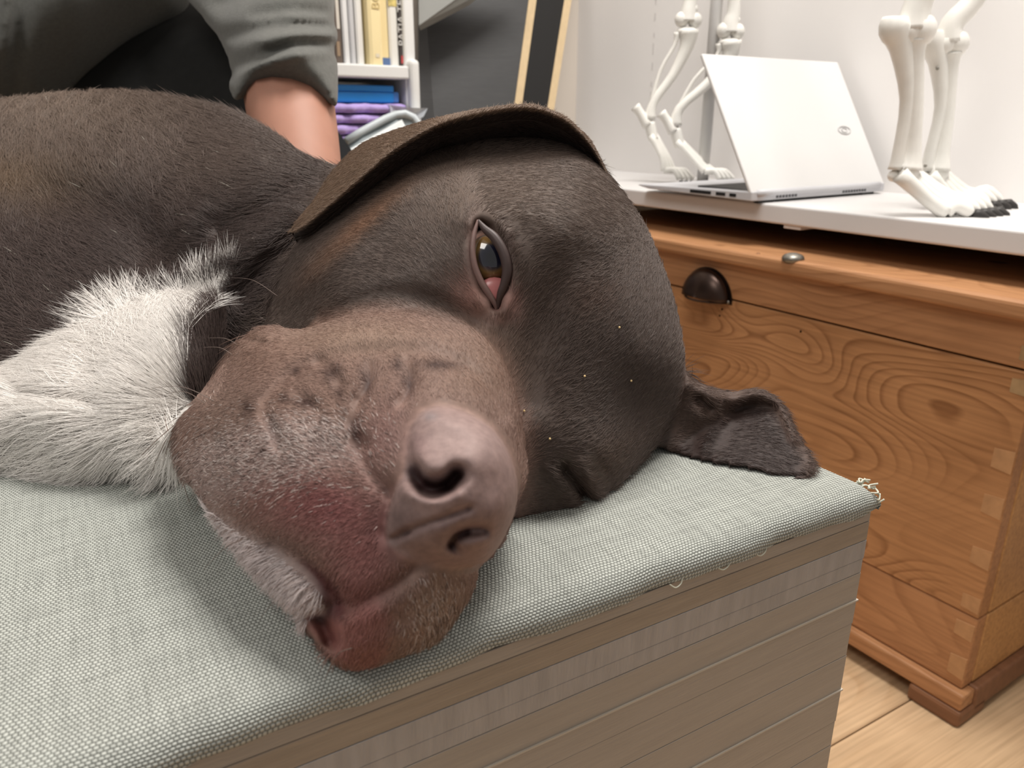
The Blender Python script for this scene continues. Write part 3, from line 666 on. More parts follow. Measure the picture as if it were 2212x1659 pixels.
# ------------------------------------------------------------------ sculpting kit: volumes swept in depth, fused and skinned with surface nets
def sdf_poly(poly, X, Y):
    """distance to a closed outline, positive inside"""
    a = np.asarray(poly, np.float32); b = np.roll(a, -1, 0)
    best = np.full(X.shape, 1e12, np.float32); ins = np.zeros(X.shape, bool)
    for (ax, ay), (bx, by) in zip(a, b):
        ex_, ey_ = bx - ax, by - ay; L2 = ex_ * ex_ + ey_ * ey_ + 1e-9
        t = np.clip(((X - ax) * ex_ + (Y - ay) * ey_) / L2, 0, 1)
        dd = (X - ax - t * ex_) ** 2 + (Y - ay - t * ey_) ** 2
        best = np.minimum(best, dd)
        c = ((ay > Y) != (by > Y)) & (X < (bx - ax) * (Y - ay) / (by - ay + 1e-12) + ax)
        ins ^= c
    d = np.sqrt(best); return np.where(ins, d, -d)
def dist_line(pts, X, Y):
    a = np.asarray(pts, np.float32); best = np.full(X.shape, 1e12, np.float32)
    for (ax, ay), (bx, by) in zip(a[:-1], a[1:]):
        ex_, ey_ = bx - ax, by - ay; L2 = ex_ * ex_ + ey_ * ey_ + 1e-9
        t = np.clip(((X - ax) * ex_ + (Y - ay) * ey_) / L2, 0, 1)
        best = np.minimum(best, (X - ax - t * ex_) ** 2 + (Y - ay - t * ey_) ** 2)
    return np.sqrt(best)
def tps(ctrl, X, Y, S=400.0):
    c = np.array(ctrl, float); p = c[:, :2] / S; n = len(p)
    def U(r2): return np.where(r2 > 1e-12, 0.5 * r2 * np.log(r2 + 1e-12), 0)
    K = U(((p[:, None] - p[None]) ** 2).sum(-1)) + np.eye(n) * 1e-4
    Pm = np.hstack([np.ones((n, 1)), p]); A = np.zeros((n + 3, n + 3)); A[:n, :n] = K; A[:n, n:] = Pm; A[n:, :n] = Pm.T
    wts = np.linalg.solve(A, np.concatenate([c[:, 2], np.zeros(3)]))
    x, y = X / S, Y / S; out = wts[n] + wts[n + 1] * x + wts[n + 2] * y
    for i in range(n): out = out + wts[i] * U((x - p[i, 0]) ** 2 + (y - p[i, 1]) ** 2)
    out = np.clip(out, c[:, 2].min() - 0.01, c[:, 2].max() + 0.02)
    return out.astype(np.float32)
class Sculpt:
    def __init__(s, x0, x1, y0, y1, step, z0, z1, dz):
        s.xs = np.arange(x0, x1, step, dtype=np.float32); s.ys = np.arange(y0, y1, step, dtype=np.float32)
        s.zs = np.exp(np.arange(math.log(z0), math.log(z1), dz)).astype(np.float32)
        s.X, s.Y = np.meshgrid(s.xs, s.ys, indexing='ij'); s.f = None
    def vol(s, outline, rim, front, back, R, k, strokes=(), smooth=5, kout=0.00035):
        o = crom(outline, smooth, True); d = sdf_poly(o, s.X, s.Y)
        zr = tps(rim, s.X, s.Y) if not isinstance(rim, float) else np.full(s.X.shape, rim, np.float32)
        zf = tps(front, s.X, s.Y)
        t = np.clip(d / R, 0, 1); prof = np.sqrt(1 - (1 - t) ** 2)
        zf = np.minimum(zf, zr - 0.001)
        a = zr + (zf - zr) * prof
        for st in strokes:
            pts, w_, amp = st[:3]
            ln = dist_line(crom(pts, 4) if len(pts) > 2 else pts, s.X, s.Y) if len(pts) > 1 else np.hypot(s.X - pts[0][0], s.Y - pts[0][1])
            a = a + amp * np.exp(-(ln / w_) ** 2) * np.clip(prof * 1.5, 0, 1)
        b = zr + back * prof
        out = np.maximum(-d, 0) * kout
        a = a + out; b = b - out
        fs = np.maximum(a[:, :, None] - s.zs, s.zs - b[:, :, None])
        if s.f is None: s.f = fs
        else:
            h = np.maximum(k - np.abs(s.f - fs), 0) / k
            s.f = np.minimum(s.f, fs) - h * h * (k / 4)
        return d
    def carve(s, depth_map, k=0.002):
        """cut away everything nearer than depth_map (nan = no cut)"""
        pass
    def floor_cut(s, Z):
        """keep only what lies above a level"""
        zz = CAM[2] + (-(s.Y - CY) / FPX * UP[2] + FW[2])[:, :, None] * s.zs
        s.f = np.maximum(s.f, Z - zz)
    def skin(s, iters=2):
        f = s.f; nx, ny, nz = f.shape; neg = f < 0
        acc = np.zeros((nx - 1, ny - 1, nz - 1), np.int8)
        for i in (0, 1):
            for j in (0, 1):
                for k in (0, 1): acc += neg[i:nx - 1 + i, j:ny - 1 + j, k:nz - 1 + k]
        act = (acc > 0) & (acc < 8); ci = np.argwhere(act); nv = len(ci)
        idx = np.full(act.shape, -1, np.int64); idx[act] = np.arange(nv)
        pos = np.zeros((nv, 3)); cnt = np.zeros(nv)
        cor = [(i, j, k) for i in (0, 1) for j in (0, 1) for k in (0, 1)]
        val = {c: f[ci[:, 0] + c[0], ci[:, 1] + c[1], ci[:, 2] + c[2]].astype(float) for c in cor}
        for a in cor:
            for ax in range(3):
                if a[ax] == 0:
                    b = list(a); b[ax] = 1; b = tuple(b); va, vb = val[a], val[b]; m = (va < 0) != (vb < 0)
                    t = np.where(m, va / np.where(m, va - vb, 1), 0)
                    p = np.tile(np.array(a, float), (nv, 1)); p[:, ax] += t
                    pos[m] += p[m]; cnt[m] += 1
        pos = pos / cnt[:, None] + ci
        gx = s.xs[0] + pos[:, 0] * (s.xs[1] - s.xs[0]); gy = s.ys[0] + pos[:, 1] * (s.ys[1] - s.ys[0])
        gz = np.exp(np.log(s.zs[0]) + pos[:, 2] * math.log(s.zs[1] / s.zs[0]))
        V = np.stack([(gx - CX) / FPX * gz, (gy - CY) / FPX * gz, gz], 1)     # right, down, forward
        Q = []
        for ax in range(3):
            sl0 = [slice(None)] * 3; sl1 = [slice(None)] * 3; sl0[ax] = slice(0, -1); sl1[ax] = slice(1, None)
            n0, n1 = neg[tuple(sl0)], neg[tuple(sl1)]; ch_ = n0 != n1
            o1, o2 = [q for q in range(3) if q != ax]
            e = np.argwhere(ch_); e = e[(e[:, o1] > 0) & (e[:, o2] > 0)]
            lim = np.array(act.shape); e = e[(e[:, o1] < lim[o1]) & (e[:, o2] < lim[o2])]
            flip = n0[tuple(e.T)]
            def at(a, b):
                q = e.copy(); q[:, o1] -= a; q[:, o2] -= b; return idx[tuple(q.T)]
            q = np.stack([at(1, 1), at(0, 1), at(0, 0), at(1, 0)], 1)
            if ax == 1: flip = ~flip
            q[~flip] = q[~flip][:, ::-1]; Q.append(q)
        Q = np.concatenate(Q); Q = Q[(Q >= 0).all(1)]
        E_ = np.concatenate([Q[:, [0, 1]], Q[:, [1, 2]], Q[:, [2, 3]], Q[:, [3, 0]]])
        deg = np.bincount(E_.ravel(), minlength=nv)[:, None] + 1e-9
        for _ in range(iters):
            S = np.stack([np.bincount(E_[:, 0], V[E_[:, 1], c], nv) + np.bincount(E_[:, 1], V[E_[:, 0], c], nv) for c in range(3)], 1)
            V = V * 0.5 + 0.5 * S / deg
        # drop stray crumbs
        lab = np.arange(nv)
        for _ in range(400):
            m = np.minimum(lab[E_[:, 0]], lab[E_[:, 1]]); l2 = lab.copy(); np.minimum.at(l2, E_[:, 0], m); np.minimum.at(l2, E_[:, 1], m); l2 = l2[l2]
            if (l2 == lab).all(): break
            lab = l2
        cnt_ = np.bincount(lab, minlength=nv); keep = cnt_[lab] > nv * 0.02
        nid = np.cumsum(keep) - 1; Q = nid[Q[keep[Q].all(1)]]; V = V[keep]
        return V, Q
def cam2world(V): return CAM + V[:, :1] * RT - V[:, 1:2] * UP + V[:, 2:3] * FW
def fast_mesh(name, V, Q, m, parent=None, loc=None):
    me = bpy.data.meshes.new(name); me.vertices.add(len(V)); me.vertices.foreach_set('co', np.asarray(V, np.float32).ravel())
    me.loops.add(Q.size); me.loops.foreach_set('vertex_index', Q.astype(np.int32).ravel())
    me.polygons.add(len(Q)); me.polygons.foreach_set('loop_start', np.arange(0, Q.size, Q.shape[1], dtype=np.int32))
    me.polygons.foreach_set('use_smooth', np.ones(len(Q), bool)); me.update(calc_edges=True); me.validate()
    o = bpy.data.objects.new(name, me); COL.objects.link(o); me.materials.append(m)
    if parent: o.parent = parent
    if loc is not None: o.location = loc
    return o

# ------------------------------------------------------------------ the dog
SK = Sculpt(-360, 1800, 170, 1480, 5, 0.168, 0.80, 0.009)
G = SK
# body and shoulder
G.vol([(-500, 240), (-200, 222), (0, 216), (150, 202), (280, 199), (400, 215), (500, 241), (580, 284), (660, 338), (740, 366), (860, 400), (900, 560), (800, 720), (600, 800), (430, 860), (300, 960), (100, 990), (-200, 960), (-500, 900)],
      [(-300, 240, .60), (250, 200, .56), (500, 250, .53), (700, 360, .48), (850, 480, .45), (600, 800, .40), (300, 950, .40), (-300, 900, .42)],
      [(-300, 400, .50), (0, 330, .49), (200, 300, .48), (420, 330, .465), (600, 400, .42), (700, 470, .41), (560, 520, .405), (450, 600, .405), (300, 520, .43), (100, 600, .415), (-200, 650, .42), (200, 750, .385), (450, 720, .385), (600, 620, .39), (-300, 850, .39), (300, 900, .36)],
      0.10, 260, 0.02,
      strokes=[([(700, 400), (600, 440), (480, 500)], 26, .007), ([(690, 500), (600, 560), (520, 640)], 22, .006), ([(640, 470), (540, 540), (440, 600)], 22, -.004), ([(120, 430), (260, 470), (330, 540)], 60, .012), ([(560, 340), (480, 400), (420, 480)], 40, -.004)])
# white chest
G.vol([(-500, 850), (-200, 830), (0, 800), (120, 730), (230, 690), (330, 650), (420, 640), (480, 660), (480, 760), (470, 870), (440, 980), (370, 1030), (300, 1018), (220, 1030), (120, 1036), (40, 1022), (-60, 1000), (-300, 985), (-500, 960)],
      [(-300, 980, .338), (0, 1010, .330), (220, 1030, .322), (400, 1020, .322), (450, 700, .40), (0, 800, .40), (-300, 850, .40)],
      [(-300, 900, .335), (0, 900, .322), (150, 880, .318), (300, 830, .322), (350, 740, .34), (200, 780, .345), (420, 900, .315), (330, 960, .305), (100, 980, .312)],
      0.08, 120, 0.02, strokes=[([(60, 850), (200, 870), (260, 880)], 18, .006), ([(0, 905), (150, 900), (300, 850)], 25, -.002)])
# skull and cheek
G.vol([(560, 800), (578, 690), (600, 610), (645, 520), (710, 432), (790, 355), (890, 305), (1000, 292), (1100, 292), (1200, 302), (1272, 335), (1330, 395), (1385, 472), (1425, 560), (1453, 640), (1473, 730), (1478, 800), (1466, 860), (1441, 920), (1405, 978), (1355, 1037), (1310, 1075), (1255, 1096), (1150, 1115), (1090, 1126), (900, 1150), (700, 1050)],
      [(600, 620, .355), (700, 440, .370), (900, 300, .372), (1100, 290, .365), (1270, 335, .36), (1420, 560, .352), (1478, 780, .345), (1400, 980, .337), (1290, 1085, .303), (1110, 1120, .288), (800, 1100, .28), (580, 780, .34)],
      [(620, 660, .330), (680, 600, .313), (780, 480, .318), (800, 580, .298), (880, 520, .300), (900, 400, .318), (1000, 350, .322), (1120, 340, .326), (1000, 450, .300), (980, 560, .289), (1065, 590, .2885), (1010, 680, .287), (1120, 480, .291), (1200, 420, .305), (1180, 600, .286), (1250, 520, .292), (1330, 560, .305), (1300, 700, .293), (1390, 760, .305), (1160, 720, .287), (1130, 830, .284), (1210, 820, .286), (1300, 850, .294), (1390, 900, .318), (1160, 960, .281), (1230, 960, .283), (1300, 990, .291), (1180, 1060, .286), (1280, 1060, .296), (900, 680, .285), (780, 680, .287), (700, 720, .293), (800, 900, .262)],
      0.055, 120, 0.012,
      strokes=[([(1000, 470), (1060, 440), (1150, 450), (1200, 490)], 40, -.0035),          # brow ridge
               ([(1250, 560), (1200, 640), (1160, 760), (1150, 860)], 45, .0035),             # furrow of the forehead
               ([(1215, 1010), (1240, 1040), (1262, 1075), (1275, 1090)], 11, .010),           # closed lower eye
               ([(1255, 1000), (1275, 1040), (1295, 1075)], 14, -.003), ([(1190, 1020), (1215, 1060), (1235, 1095)], 16, -.003),
               ([(620, 640), (720, 560), (830, 470), (900, 420)], 30, -.003),                  # cheek bone
               ([(700, 690), (820, 640), (930, 650), (1020, 690)], 22, .003),                  # hollow above the muzzle
               # eye: raised rims, then the opening
               ([(1016, 490), (1006, 540), (1014, 600), (1040, 660)], 15, -.0014),
               ([(1066, 478), (1100, 515), (1116, 570), (1112, 615), (1096, 655), (1085, 680)], 14, -.0016),
               ([(1044, 503), (1053, 540), (1063, 585), (1067, 612)], 19, .0145),
               ([(1036, 486), (1040, 500)], 9, .006), ([(1067, 610), (1071, 640), (1072, 662)], 8, .008)])
# muzzle with the upper lip
G.vol([(374, 960), (384, 905), (430, 852), (480, 792), (522, 737), (575, 706), (650, 712), (730, 690), (835, 672), (940, 677), (1030, 716), (1085, 780), (1115, 860), (1132, 950), (1136, 1030), (1113, 1100), (1080, 1180), (1030, 1210), (950, 1260), (850, 1320), (770, 1350), (690, 1332), (640, 1322), (580, 1272), (520, 1202), (468, 1130), (428, 1070), (388, 1020)],
      [(375, 960, .268), (430, 850, .285), (530, 735, .297), (700, 690, .285), (900, 670, .275), (1080, 770, .262), (1135, 1000, .250), (1080, 1180, .238), (900, 1270, .222), (700, 1335, .212), (560, 1250, .220), (450, 1100, .240)],
      [(440, 950, .250), (520, 850, .250), (620, 780, .254), (760, 740, .250), (900, 730, .244), (1010, 790, .236), (560, 950, .229), (700, 880, .226), (850, 830, .224), (970, 860, .214), (1060, 900, .220), (1095, 980, .218), (640, 1020, .215), (780, 960, .2125), (800, 1060, .203), (860, 1000, .2025), (560, 1080, .219), (620, 1150, .209), (720, 1130, .203), (800, 1160, .199), (700, 1250, .201), (600, 1230, .212), (900, 1180, .198), (1000, 1180, .204)],
      0.04, 95, 0.0045,
      strokes=[([(575, 865), (625, 815), (700, 778), (800, 762), (900, 762), (985, 782), (1048, 828), (1088, 900)], 17, .0026), ([(620, 760), (760, 728), (900, 726), (1010, 750), (1075, 815)], 22, -.0022), ([(535, 735), (600, 742), (680, 716), (760, 700)], 11, .003), ([(535, 715), (570, 722)], 16, -.003), ([(690, 785), (720, 800), (735, 830)], 13, .0026), ([(640, 850), (670, 870), (690, 890)], 15, .0020), ([(570, 890), (590, 930), (600, 960)], 15, .0018),
               ([(800, 790), (800, 830), (775, 865)], 12, .0030), ([(880, 780), (890, 830), (870, 870)], 11, .0030), ([(770, 880), (760, 930), (790, 960)], 14, .0022),
               ([(740, 800), (770, 830), (760, 880)], 22, -.0012), ([(840, 790), (840, 850)], 22, -.0014), ([(930, 780), (920, 830)], 24, -.0012),
               ([(610, 900), (640, 950)], 24, -.0012), ([(700, 890), (720, 940)], 24, -.0011), ([(480, 930), (520, 1000)], 26, -.0010),
               ([(770, 960), (800, 1020), (850, 1080), (840, 1150)], 18, .003),               # crease beside the nose
               ([(590, 1180), (660, 1220), (720, 1290), (740, 1350)], 20, .0045),               # groove inside the lip edge
               ([(500, 1180), (570, 1240), (650, 1310)], 26, -.0025),                            # whitish lip roll
               ([(700, 1335), (712, 1370)], 22, .010)])
# the lip of the lower side, lying on the bench
G.vol([(640, 1326), (690, 1316), (760, 1290), (850, 1240), (920, 1180), (1062, 1188), (1036, 1226), (1022, 1272), (985, 1332), (940, 1386), (880, 1412), (805, 1440), (762, 1448), (722, 1427), (680, 1386)],
      [(640, 1330, .214), (760, 1446, .2085), (900, 1405, .2140), (1000, 1310, .226), (1060, 1190, .238), (850, 1240, .222)],
      [(680, 1360, .205), (760, 1400, .199), (800, 1330, .1965), (880, 1340, .201), (920, 1260, .200), (980, 1260, .209)],
      0.03, 60, 0.005,
      strokes=[([(690, 1330), (708, 1362), (716, 1385)], 20, .010), ([(890, 1260), (900, 1330), (880, 1390)], 20, -.001), ([(940, 1260), (950, 1320)], 16, .0012)])
# nose
G.vol([(879, 985), (886, 930), (908, 893), (950, 876), (1010, 892), (1062, 925), (1098, 975), (1117, 1040), (1112, 1105), (1085, 1165), (1048, 1212), (990, 1226), (930, 1222), (875, 1200), (838, 1172), (836, 1120), (852, 1060), (872, 1020)],
      [(880, 985, .2055), (950, 876, .2140), (1090, 960, .2150), (1115, 1060, .2150), (1060, 1200, .2170), (950, 1225, .2080), (840, 1165, .2000), (850, 1080, .2015)],
      [(930, 950, .1975), (1000, 930, .1985), (940, 1010, .1925), (1030, 1000, .1920), (1080, 1040, .1965), (1000, 1080, .1895), (920, 1100, .1900), (1060, 1100, .1935), (950, 1150, .1905), (880, 1140, .1925), (1030, 1160, .1955), (960, 1195, .1960)],
      0.016, 48, 0.003,
      strokes=[([(892, 1018), (910, 1044), (940, 1052), (968, 1044), (988, 1026)], 18, .0095), ([(915, 1060), (945, 1066), (970, 1054)], 11, .004), ([(920, 1010), (945, 1012)], 20, -.0016), ([(886, 1000), (884, 970)], 8, .002), ([(886, 1008), (900, 1030)], 10, .004),
               ([(915, 990), (960, 985), (1000, 985)], 30, -.0014), ([(880, 1062), (930, 1080), (985, 1068)], 16, -.0014),
               ([(845, 1168), (900, 1140), (960, 1120), (1015, 1098)], 7, .0022), ([(845, 1168), (880, 1150)], 8, .002),
               ([(974, 1176), (985, 1160), (1010, 1148), (1045, 1146)], 12, .0045), ([(980, 1180), (990, 1192)], 9, .003), ([(1020, 1178), (1050, 1172)], 16, -.0012)])
# lower ear, spread on the bench to the right of the head
G.vol([(1420, 880), (1465, 800), (1512, 828), (1570, 846), (1640, 842), (1692, 872), (1722, 930), (1750, 978), (1763, 1012), (1748, 1034), (1690, 1033), (1620, 1012), (1550, 1002), (1480, 988), (1425, 968), (1380, 960)],
      [(1450, 820, .368), (1570, 845, .372), (1640, 842, .366), (1700, 890, .352), (1762, 1010, .3275), (1690, 1033, .3215), (1550, 1002, .331), (1430, 968, .347)],
      [(1470, 850, .349), (1530, 880, .345), (1500, 930, .349), (1600, 870, .357), (1650, 880, .357), (1590, 920, .371), (1660, 930, .361), (1560, 960, .352), (1640, 985, .340), (1710, 990, .332), (1740, 1012, .324)],
      0.010, 22, 0.006,
      strokes=[([(1508, 862), (1528, 880)], 13, .008), ([(1560, 905), (1600, 860), (1650, 852), (1690, 885), (1715, 950)], 10, -.003), ([(1550, 900), (1520, 960)], 16, -.003)])
G.floor_cut(TZ - 0.0006)
V, Q = G.skin(2)
# upper ear: a folded flap rising from the top of the skull and sweeping back to its tip
ear = [((1320, 408, .353), (1318, 400, .3525), (1320, 404, .372)), ((1305, 374, .3525), (1303, 362, .351), (1306, 368, .380)), # A: where the inner side meets the skull, E: free front edge, B: rear edge
    ((1284, 346, .351), (1280, 322, .346), (1284, 336, .388)),
    ((1254, 336, .349), (1250, 286, .339), (1256, 312, .396)),
    ((1205, 324, .347), (1206, 253, .331), (1220, 284, .405)),
    ((1120, 314, .345), (1135, 234, .326), (1145, 262, .412)),
    ((1010, 306, .343), (1035, 246, .321), (1010, 268, .415)),
    ((920, 340, .342), (940, 274, .319), (868, 286, .410)),
    ((845, 392, .340), (856, 322, .319), (784, 312, .402)),
    ((772, 435, .340), (780, 384, .322), (722, 368, .392)),
    ((702, 478, .342), (716, 440, .328), (682, 430, .378)),
    ((655, 505, .346), (664, 484, .337), (648, 474, .362)),
    ((632, 508, .350), (634, 500, .347), (632, 496, .356))]
def c3(q): x, y, z = q; return np.array([(x - CX) / FPX * z, (y - CY) / FPX * z, z])
arr = np.array([[*a, *e, *b] for a, e, b in ear], float); arr = crom(arr, 7)
EV = []; rings = 0
for row in arr:
    a, e, b = c3(row[:3]), c3(row[3:6]), c3(row[6:9])
    ae = e - a; dpt = min(1, np.linalg.norm(ae) / 0.010); mid1 = a + ae * 0.30 + np.array([0, 0, 0.040 * dpt]); mid2 = a + ae * 0.80 + np.array([0, 0, 0.026 * dpt])
    up = np.array([0, -1.0, 0]); thin = 0.0022 * min(1, np.linalg.norm(ae) / 0.008)
    lp_ = [a + np.array([0, 0.006, 0.05 * dpt + .006]), a + np.array([0, 0.003, 0.040 * dpt]), mid1, mid2, e + np.array([0, 0.0028, 0.0055 * dpt]), e + np.array([0, 0.0013, 0.0014]), e + np.array([0, 0.0002, -0.0012]), e + up * thin * 0.7 + np.array([0, 0, 0.0006]),
           e * 0.72 + b * 0.28 + up * thin * 1.4, e * 0.4 + b * 0.6 + up * thin * 1.2, b + up * 0.0005, b + np.array([0, 0.002, -0.001]), b * 0.6 + a * 0.4 + np.array([0, 0.006, 0.030 * dpt + .004])]
    rings += 1; EV += lp_
EV = np.array(EV); nr = 13
EQ = np.array([(i * nr + k, (i + 1) * nr + k, (i + 1) * nr + (k + 1) % nr, i * nr + (k + 1) % nr) for i in range(rings - 1) for k in range(nr)])
_t = EV[EQ]; _vol = (np.cross(_t[:, 1] - _t[:, 0], _t[:, 2] - _t[:, 0]) * (_t.mean(1) - EV.mean(0))).sum()
_h = V[Q[:, :3]]; _hv = (np.cross(_h[:, 1] - _h[:, 0], _h[:, 2] - _h[:, 0]) * (_h.mean(1) - V.mean(0))).sum()
if _vol * _hv < 0: EQ = EQ[:, ::-1]
nV = len(V); V = np.vstack([V, EV]); Q = np.vstack([Q, EQ + nV])
isear = np.zeros(len(V), bool); isear[nV:] = True
dl = np.array(onZ(300, 1010, TZ)); 
PXv = CX + FPX * V[:, 0] / V[:, 2]; PYv = CY + FPX * V[:, 1] / V[:, 2]
# ---- coat colours: the coat's own patches, with some shade and reflection painted in
def soft(d, w): return np.clip(0.5 + d / w, 0, 1) ** 2 * (3 - 2 * np.clip(0.5 + d / w, 0, 1))
def L3(c): return np.array(srgb(*c))
def paint(px, py, z):
    n = len(px); r = np.random.RandomState(11)
    col = np.tile(L3((98, 84, 77)), (n, 1))
    zlim = [9.0]
    def patch(poly, c, w, s=1.0, smooth=4):
        m = soft(sdf_poly(crom(poly, smooth, True), px, py), w)[:, None] * s * (z < zlim[0])[:, None]; col[:] = col * (1 - m) + L3(c) * m
    def spot(cx, cy, rx, ry, c, s=1.0, ang=0.0):
        ca_, sa_ = math.cos(ang), math.sin(ang); dx, dy = px - cx, py - cy
        m = np.exp(-(((dx * ca_ + dy * sa_) / rx) ** 2 + ((-dx * sa_ + dy * ca_) / ry) ** 2))[:, None] * s * (z < zlim[0])[:, None]; col[:] = col * (1 - m) + L3(c) * m
    # body: cooler, darker, with a browner back
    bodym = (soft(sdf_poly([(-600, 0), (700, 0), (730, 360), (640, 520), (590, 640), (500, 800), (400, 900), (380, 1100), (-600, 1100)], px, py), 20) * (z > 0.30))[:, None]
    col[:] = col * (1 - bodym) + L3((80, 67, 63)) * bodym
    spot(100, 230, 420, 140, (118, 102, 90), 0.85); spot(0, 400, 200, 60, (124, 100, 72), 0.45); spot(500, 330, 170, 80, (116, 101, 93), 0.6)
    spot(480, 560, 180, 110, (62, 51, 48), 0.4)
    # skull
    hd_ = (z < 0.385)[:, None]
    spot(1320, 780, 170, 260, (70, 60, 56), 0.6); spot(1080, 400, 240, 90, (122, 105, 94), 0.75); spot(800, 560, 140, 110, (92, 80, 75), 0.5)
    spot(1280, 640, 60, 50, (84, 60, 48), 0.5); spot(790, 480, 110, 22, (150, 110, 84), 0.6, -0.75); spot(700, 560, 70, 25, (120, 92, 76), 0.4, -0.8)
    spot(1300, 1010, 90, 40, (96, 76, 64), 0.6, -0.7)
    # muzzle
    zlim[0] = 0.305
    patch([(380, 900), (520, 720), (640, 690), (850, 660), (1050, 720), (1130, 860), (1150, 1050), (1060, 1240), (780, 1460), (620, 1330), (420, 1080)], (140, 114, 103), 40, 1.0)
    spot(760, 730, 190, 40, (156, 132, 116), 0.7); spot(1040, 800, 80, 90, (134, 108, 92), 0.6); spot(560, 760, 110, 60, (138, 110, 97), 0.6)
    spot(480, 900, 90, 60, (124, 102, 92), 0.6)
    for (x, y, a_, b_2) in ((720, 805, 18, 16), (665, 870, 22, 13), (590, 930, 12, 26), (795, 830, 10, 30), (885, 830, 9, 28), (770, 930, 14, 26), (640, 800, 10, 10), (540, 880, 12, 14), (690, 960, 14, 10), (735, 850, 10, 14), (620, 860, 9, 9), (700, 910, 9, 9), (860, 790, 10, 12), (560, 980, 10, 8), (480, 960, 9, 8), (640, 1000, 9, 8), (950, 790, 40, 10)):
        spot(x, y, a_ * 1.15, b_2 * 1.15, (70, 50, 45), 0.95)
    patch([(400, 980), (520, 930), (650, 900), (740, 930), (760, 1000), (640, 1040), (540, 1060), (440, 1090)], (168, 148, 142), 70, 0.6)
    spot(640, 1100, 130, 70, (132, 88, 84), 0.7, 0.3); spot(740, 1100, 110, 70, (128, 76, 76), 0.75, 0.3); spot(790, 1190, 80, 90, (130, 80, 78), 0.75); spot(760, 1290, 90, 70, (130, 80, 78), 0.7)
    spot(700, 1080, 60, 36, (112, 62, 62), 0.5, 0.3); spot(830, 1130, 30, 60, (100, 58, 58), 0.5)  # first spot paints shade into the red centre of the lip
    patch([(455, 1110), (520, 1150), (600, 1190), (690, 1270), (720, 1320), (690, 1345), (620, 1330), (540, 1250), (470, 1170)], (200, 184, 180), 50, 0.85)
    spot(590, 1215, 45, 18, (128, 112, 108), 0.7, 0.7)
    patch([(650, 1210), (720, 1250), (745, 1320), (735, 1390), (705, 1380), (700, 1330), (690, 1270)], (84, 44, 46), 26, 0.85)
    patch([(650, 1335), (700, 1390), (760, 1445), (830, 1430), (850, 1340), (800, 1300), (745, 1340)], (146, 96, 90), 40, 0.8)
    spot(940, 1310, 60, 80, (160, 138, 124), 0.7, 0.5); spot(870, 1370, 50, 40, (150, 122, 112), 0.5)
    spot(830, 950, 60, 90, (140, 104, 100), 0.6, 0.3)
    # nose leather
    nz_ = [(879, 985), (886, 930), (908, 893), (950, 876), (1010, 892), (1062, 925), (1098, 975), (1117, 1040), (1112, 1105), (1085, 1165), (1048, 1212), (990, 1226), (930, 1222), (875, 1200), (838, 1172), (836, 1120), (852, 1060), (872, 1020)]
    patch(nz_, (136, 114, 110), 16, 1.0); spot(862, 1120, 26, 60, (92, 74, 72), 0.75); spot(960, 1150, 110, 40, (112, 92, 90), 0.5)
    spot(975, 955, 85, 60, (166, 144, 140), 0.7); spot(930, 900, 16, 10, (120, 116, 120), 0.5); spot(900, 960, 24, 30, (156, 126, 126), 0.4)
    for ln, w_ in (([(893, 1020), (912, 1046), (940, 1056), (966, 1048), (986, 1028)], 17), ([(974, 1178), (985, 1160), (1010, 1150)], 9)):
        m = np.exp(-(dist_line(crom(ln, 4), px, py) / w_) ** 4)[:, None]; col[:] = col * (1 - m) + L3((52, 32, 32)) * m
    # eye rims; the last spot paints a reflection along the upper lid's edge
    zlim[0] = 0.33
    spot(1020, 545, 12, 70, (140, 112, 106), 0.7, 0.05); spot(1022, 642, 44, 34, (164, 126, 116), 0.9, 0.7); spot(1102, 652, 20, 42, (158, 122, 114), 0.85, -0.3); spot(1072, 690, 30, 16, (130, 100, 92), 0.6); spot(1098, 530, 9, 45, (134, 116, 110), 0.6, -0.3)
    m = np.exp(-(dist_line(crom([(1042, 495), (1064, 530), (1084, 570), (1090, 605)], 4), px, py) / 12) ** 4)[:, None] * 0.9; col[:] = col * (1 - m) + L3((58, 42, 40)) * m
    m = np.exp(-(dist_line([(1068, 615), (1071, 640), (1072, 660)], px, py) / 9) ** 4)[:, None] * 0.8; col[:] = col * (1 - m) + L3((170, 104, 102)) * m
    # white chest
    wm = (soft(sdf_poly(crom([(-600, 820), (-100, 815), (0, 800), (110, 745), (190, 690), (240, 650), (330, 640), (400, 628), (470, 612), (505, 600), (470, 640), (425, 690), (408, 760), (402, 850), (400, 1100), (-600, 1100)], 4, True), px, py), 26) * (z > 0.275))[:, None]
    col[:] = col * (1 - wm) + L3((236, 231, 226)) * wm
    # lower ear
    em = (soft(sdf_poly([(1440, 990), (1475, 790), (1780, 790), (1800, 1060), (1440, 1060)], px, py), 20) * (z > 0.31))[:, None]
    col[:] = col * (1 - em) + L3((94, 76, 68)) * em
    ei = (soft(sdf_poly([(1440, 1060), (1460, 960), (1560, 900), (1610, 872), (1660, 880), (1700, 940), (1735, 1000), (1720, 1060)], px, py), 34) * (z > 0.31))[:, None]  # inner face is darker by itself, with shade painted in on top
    col[:] = col * (1 - ei) + L3((62, 48, 44)) * ei
    return col, wm[:, 0]
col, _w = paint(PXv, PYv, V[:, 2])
col[isear] = L3((122, 100, 84)); _k = np.zeros(len(V), int); _k[nV:] = np.arange(len(V) - nV) % nr; earin = isear & ((_k <= 5) | (_k == 12)); col[earin] = L3((46, 37, 33))  # inner ear: its own dark brown, deepened to paint in the shade underneath
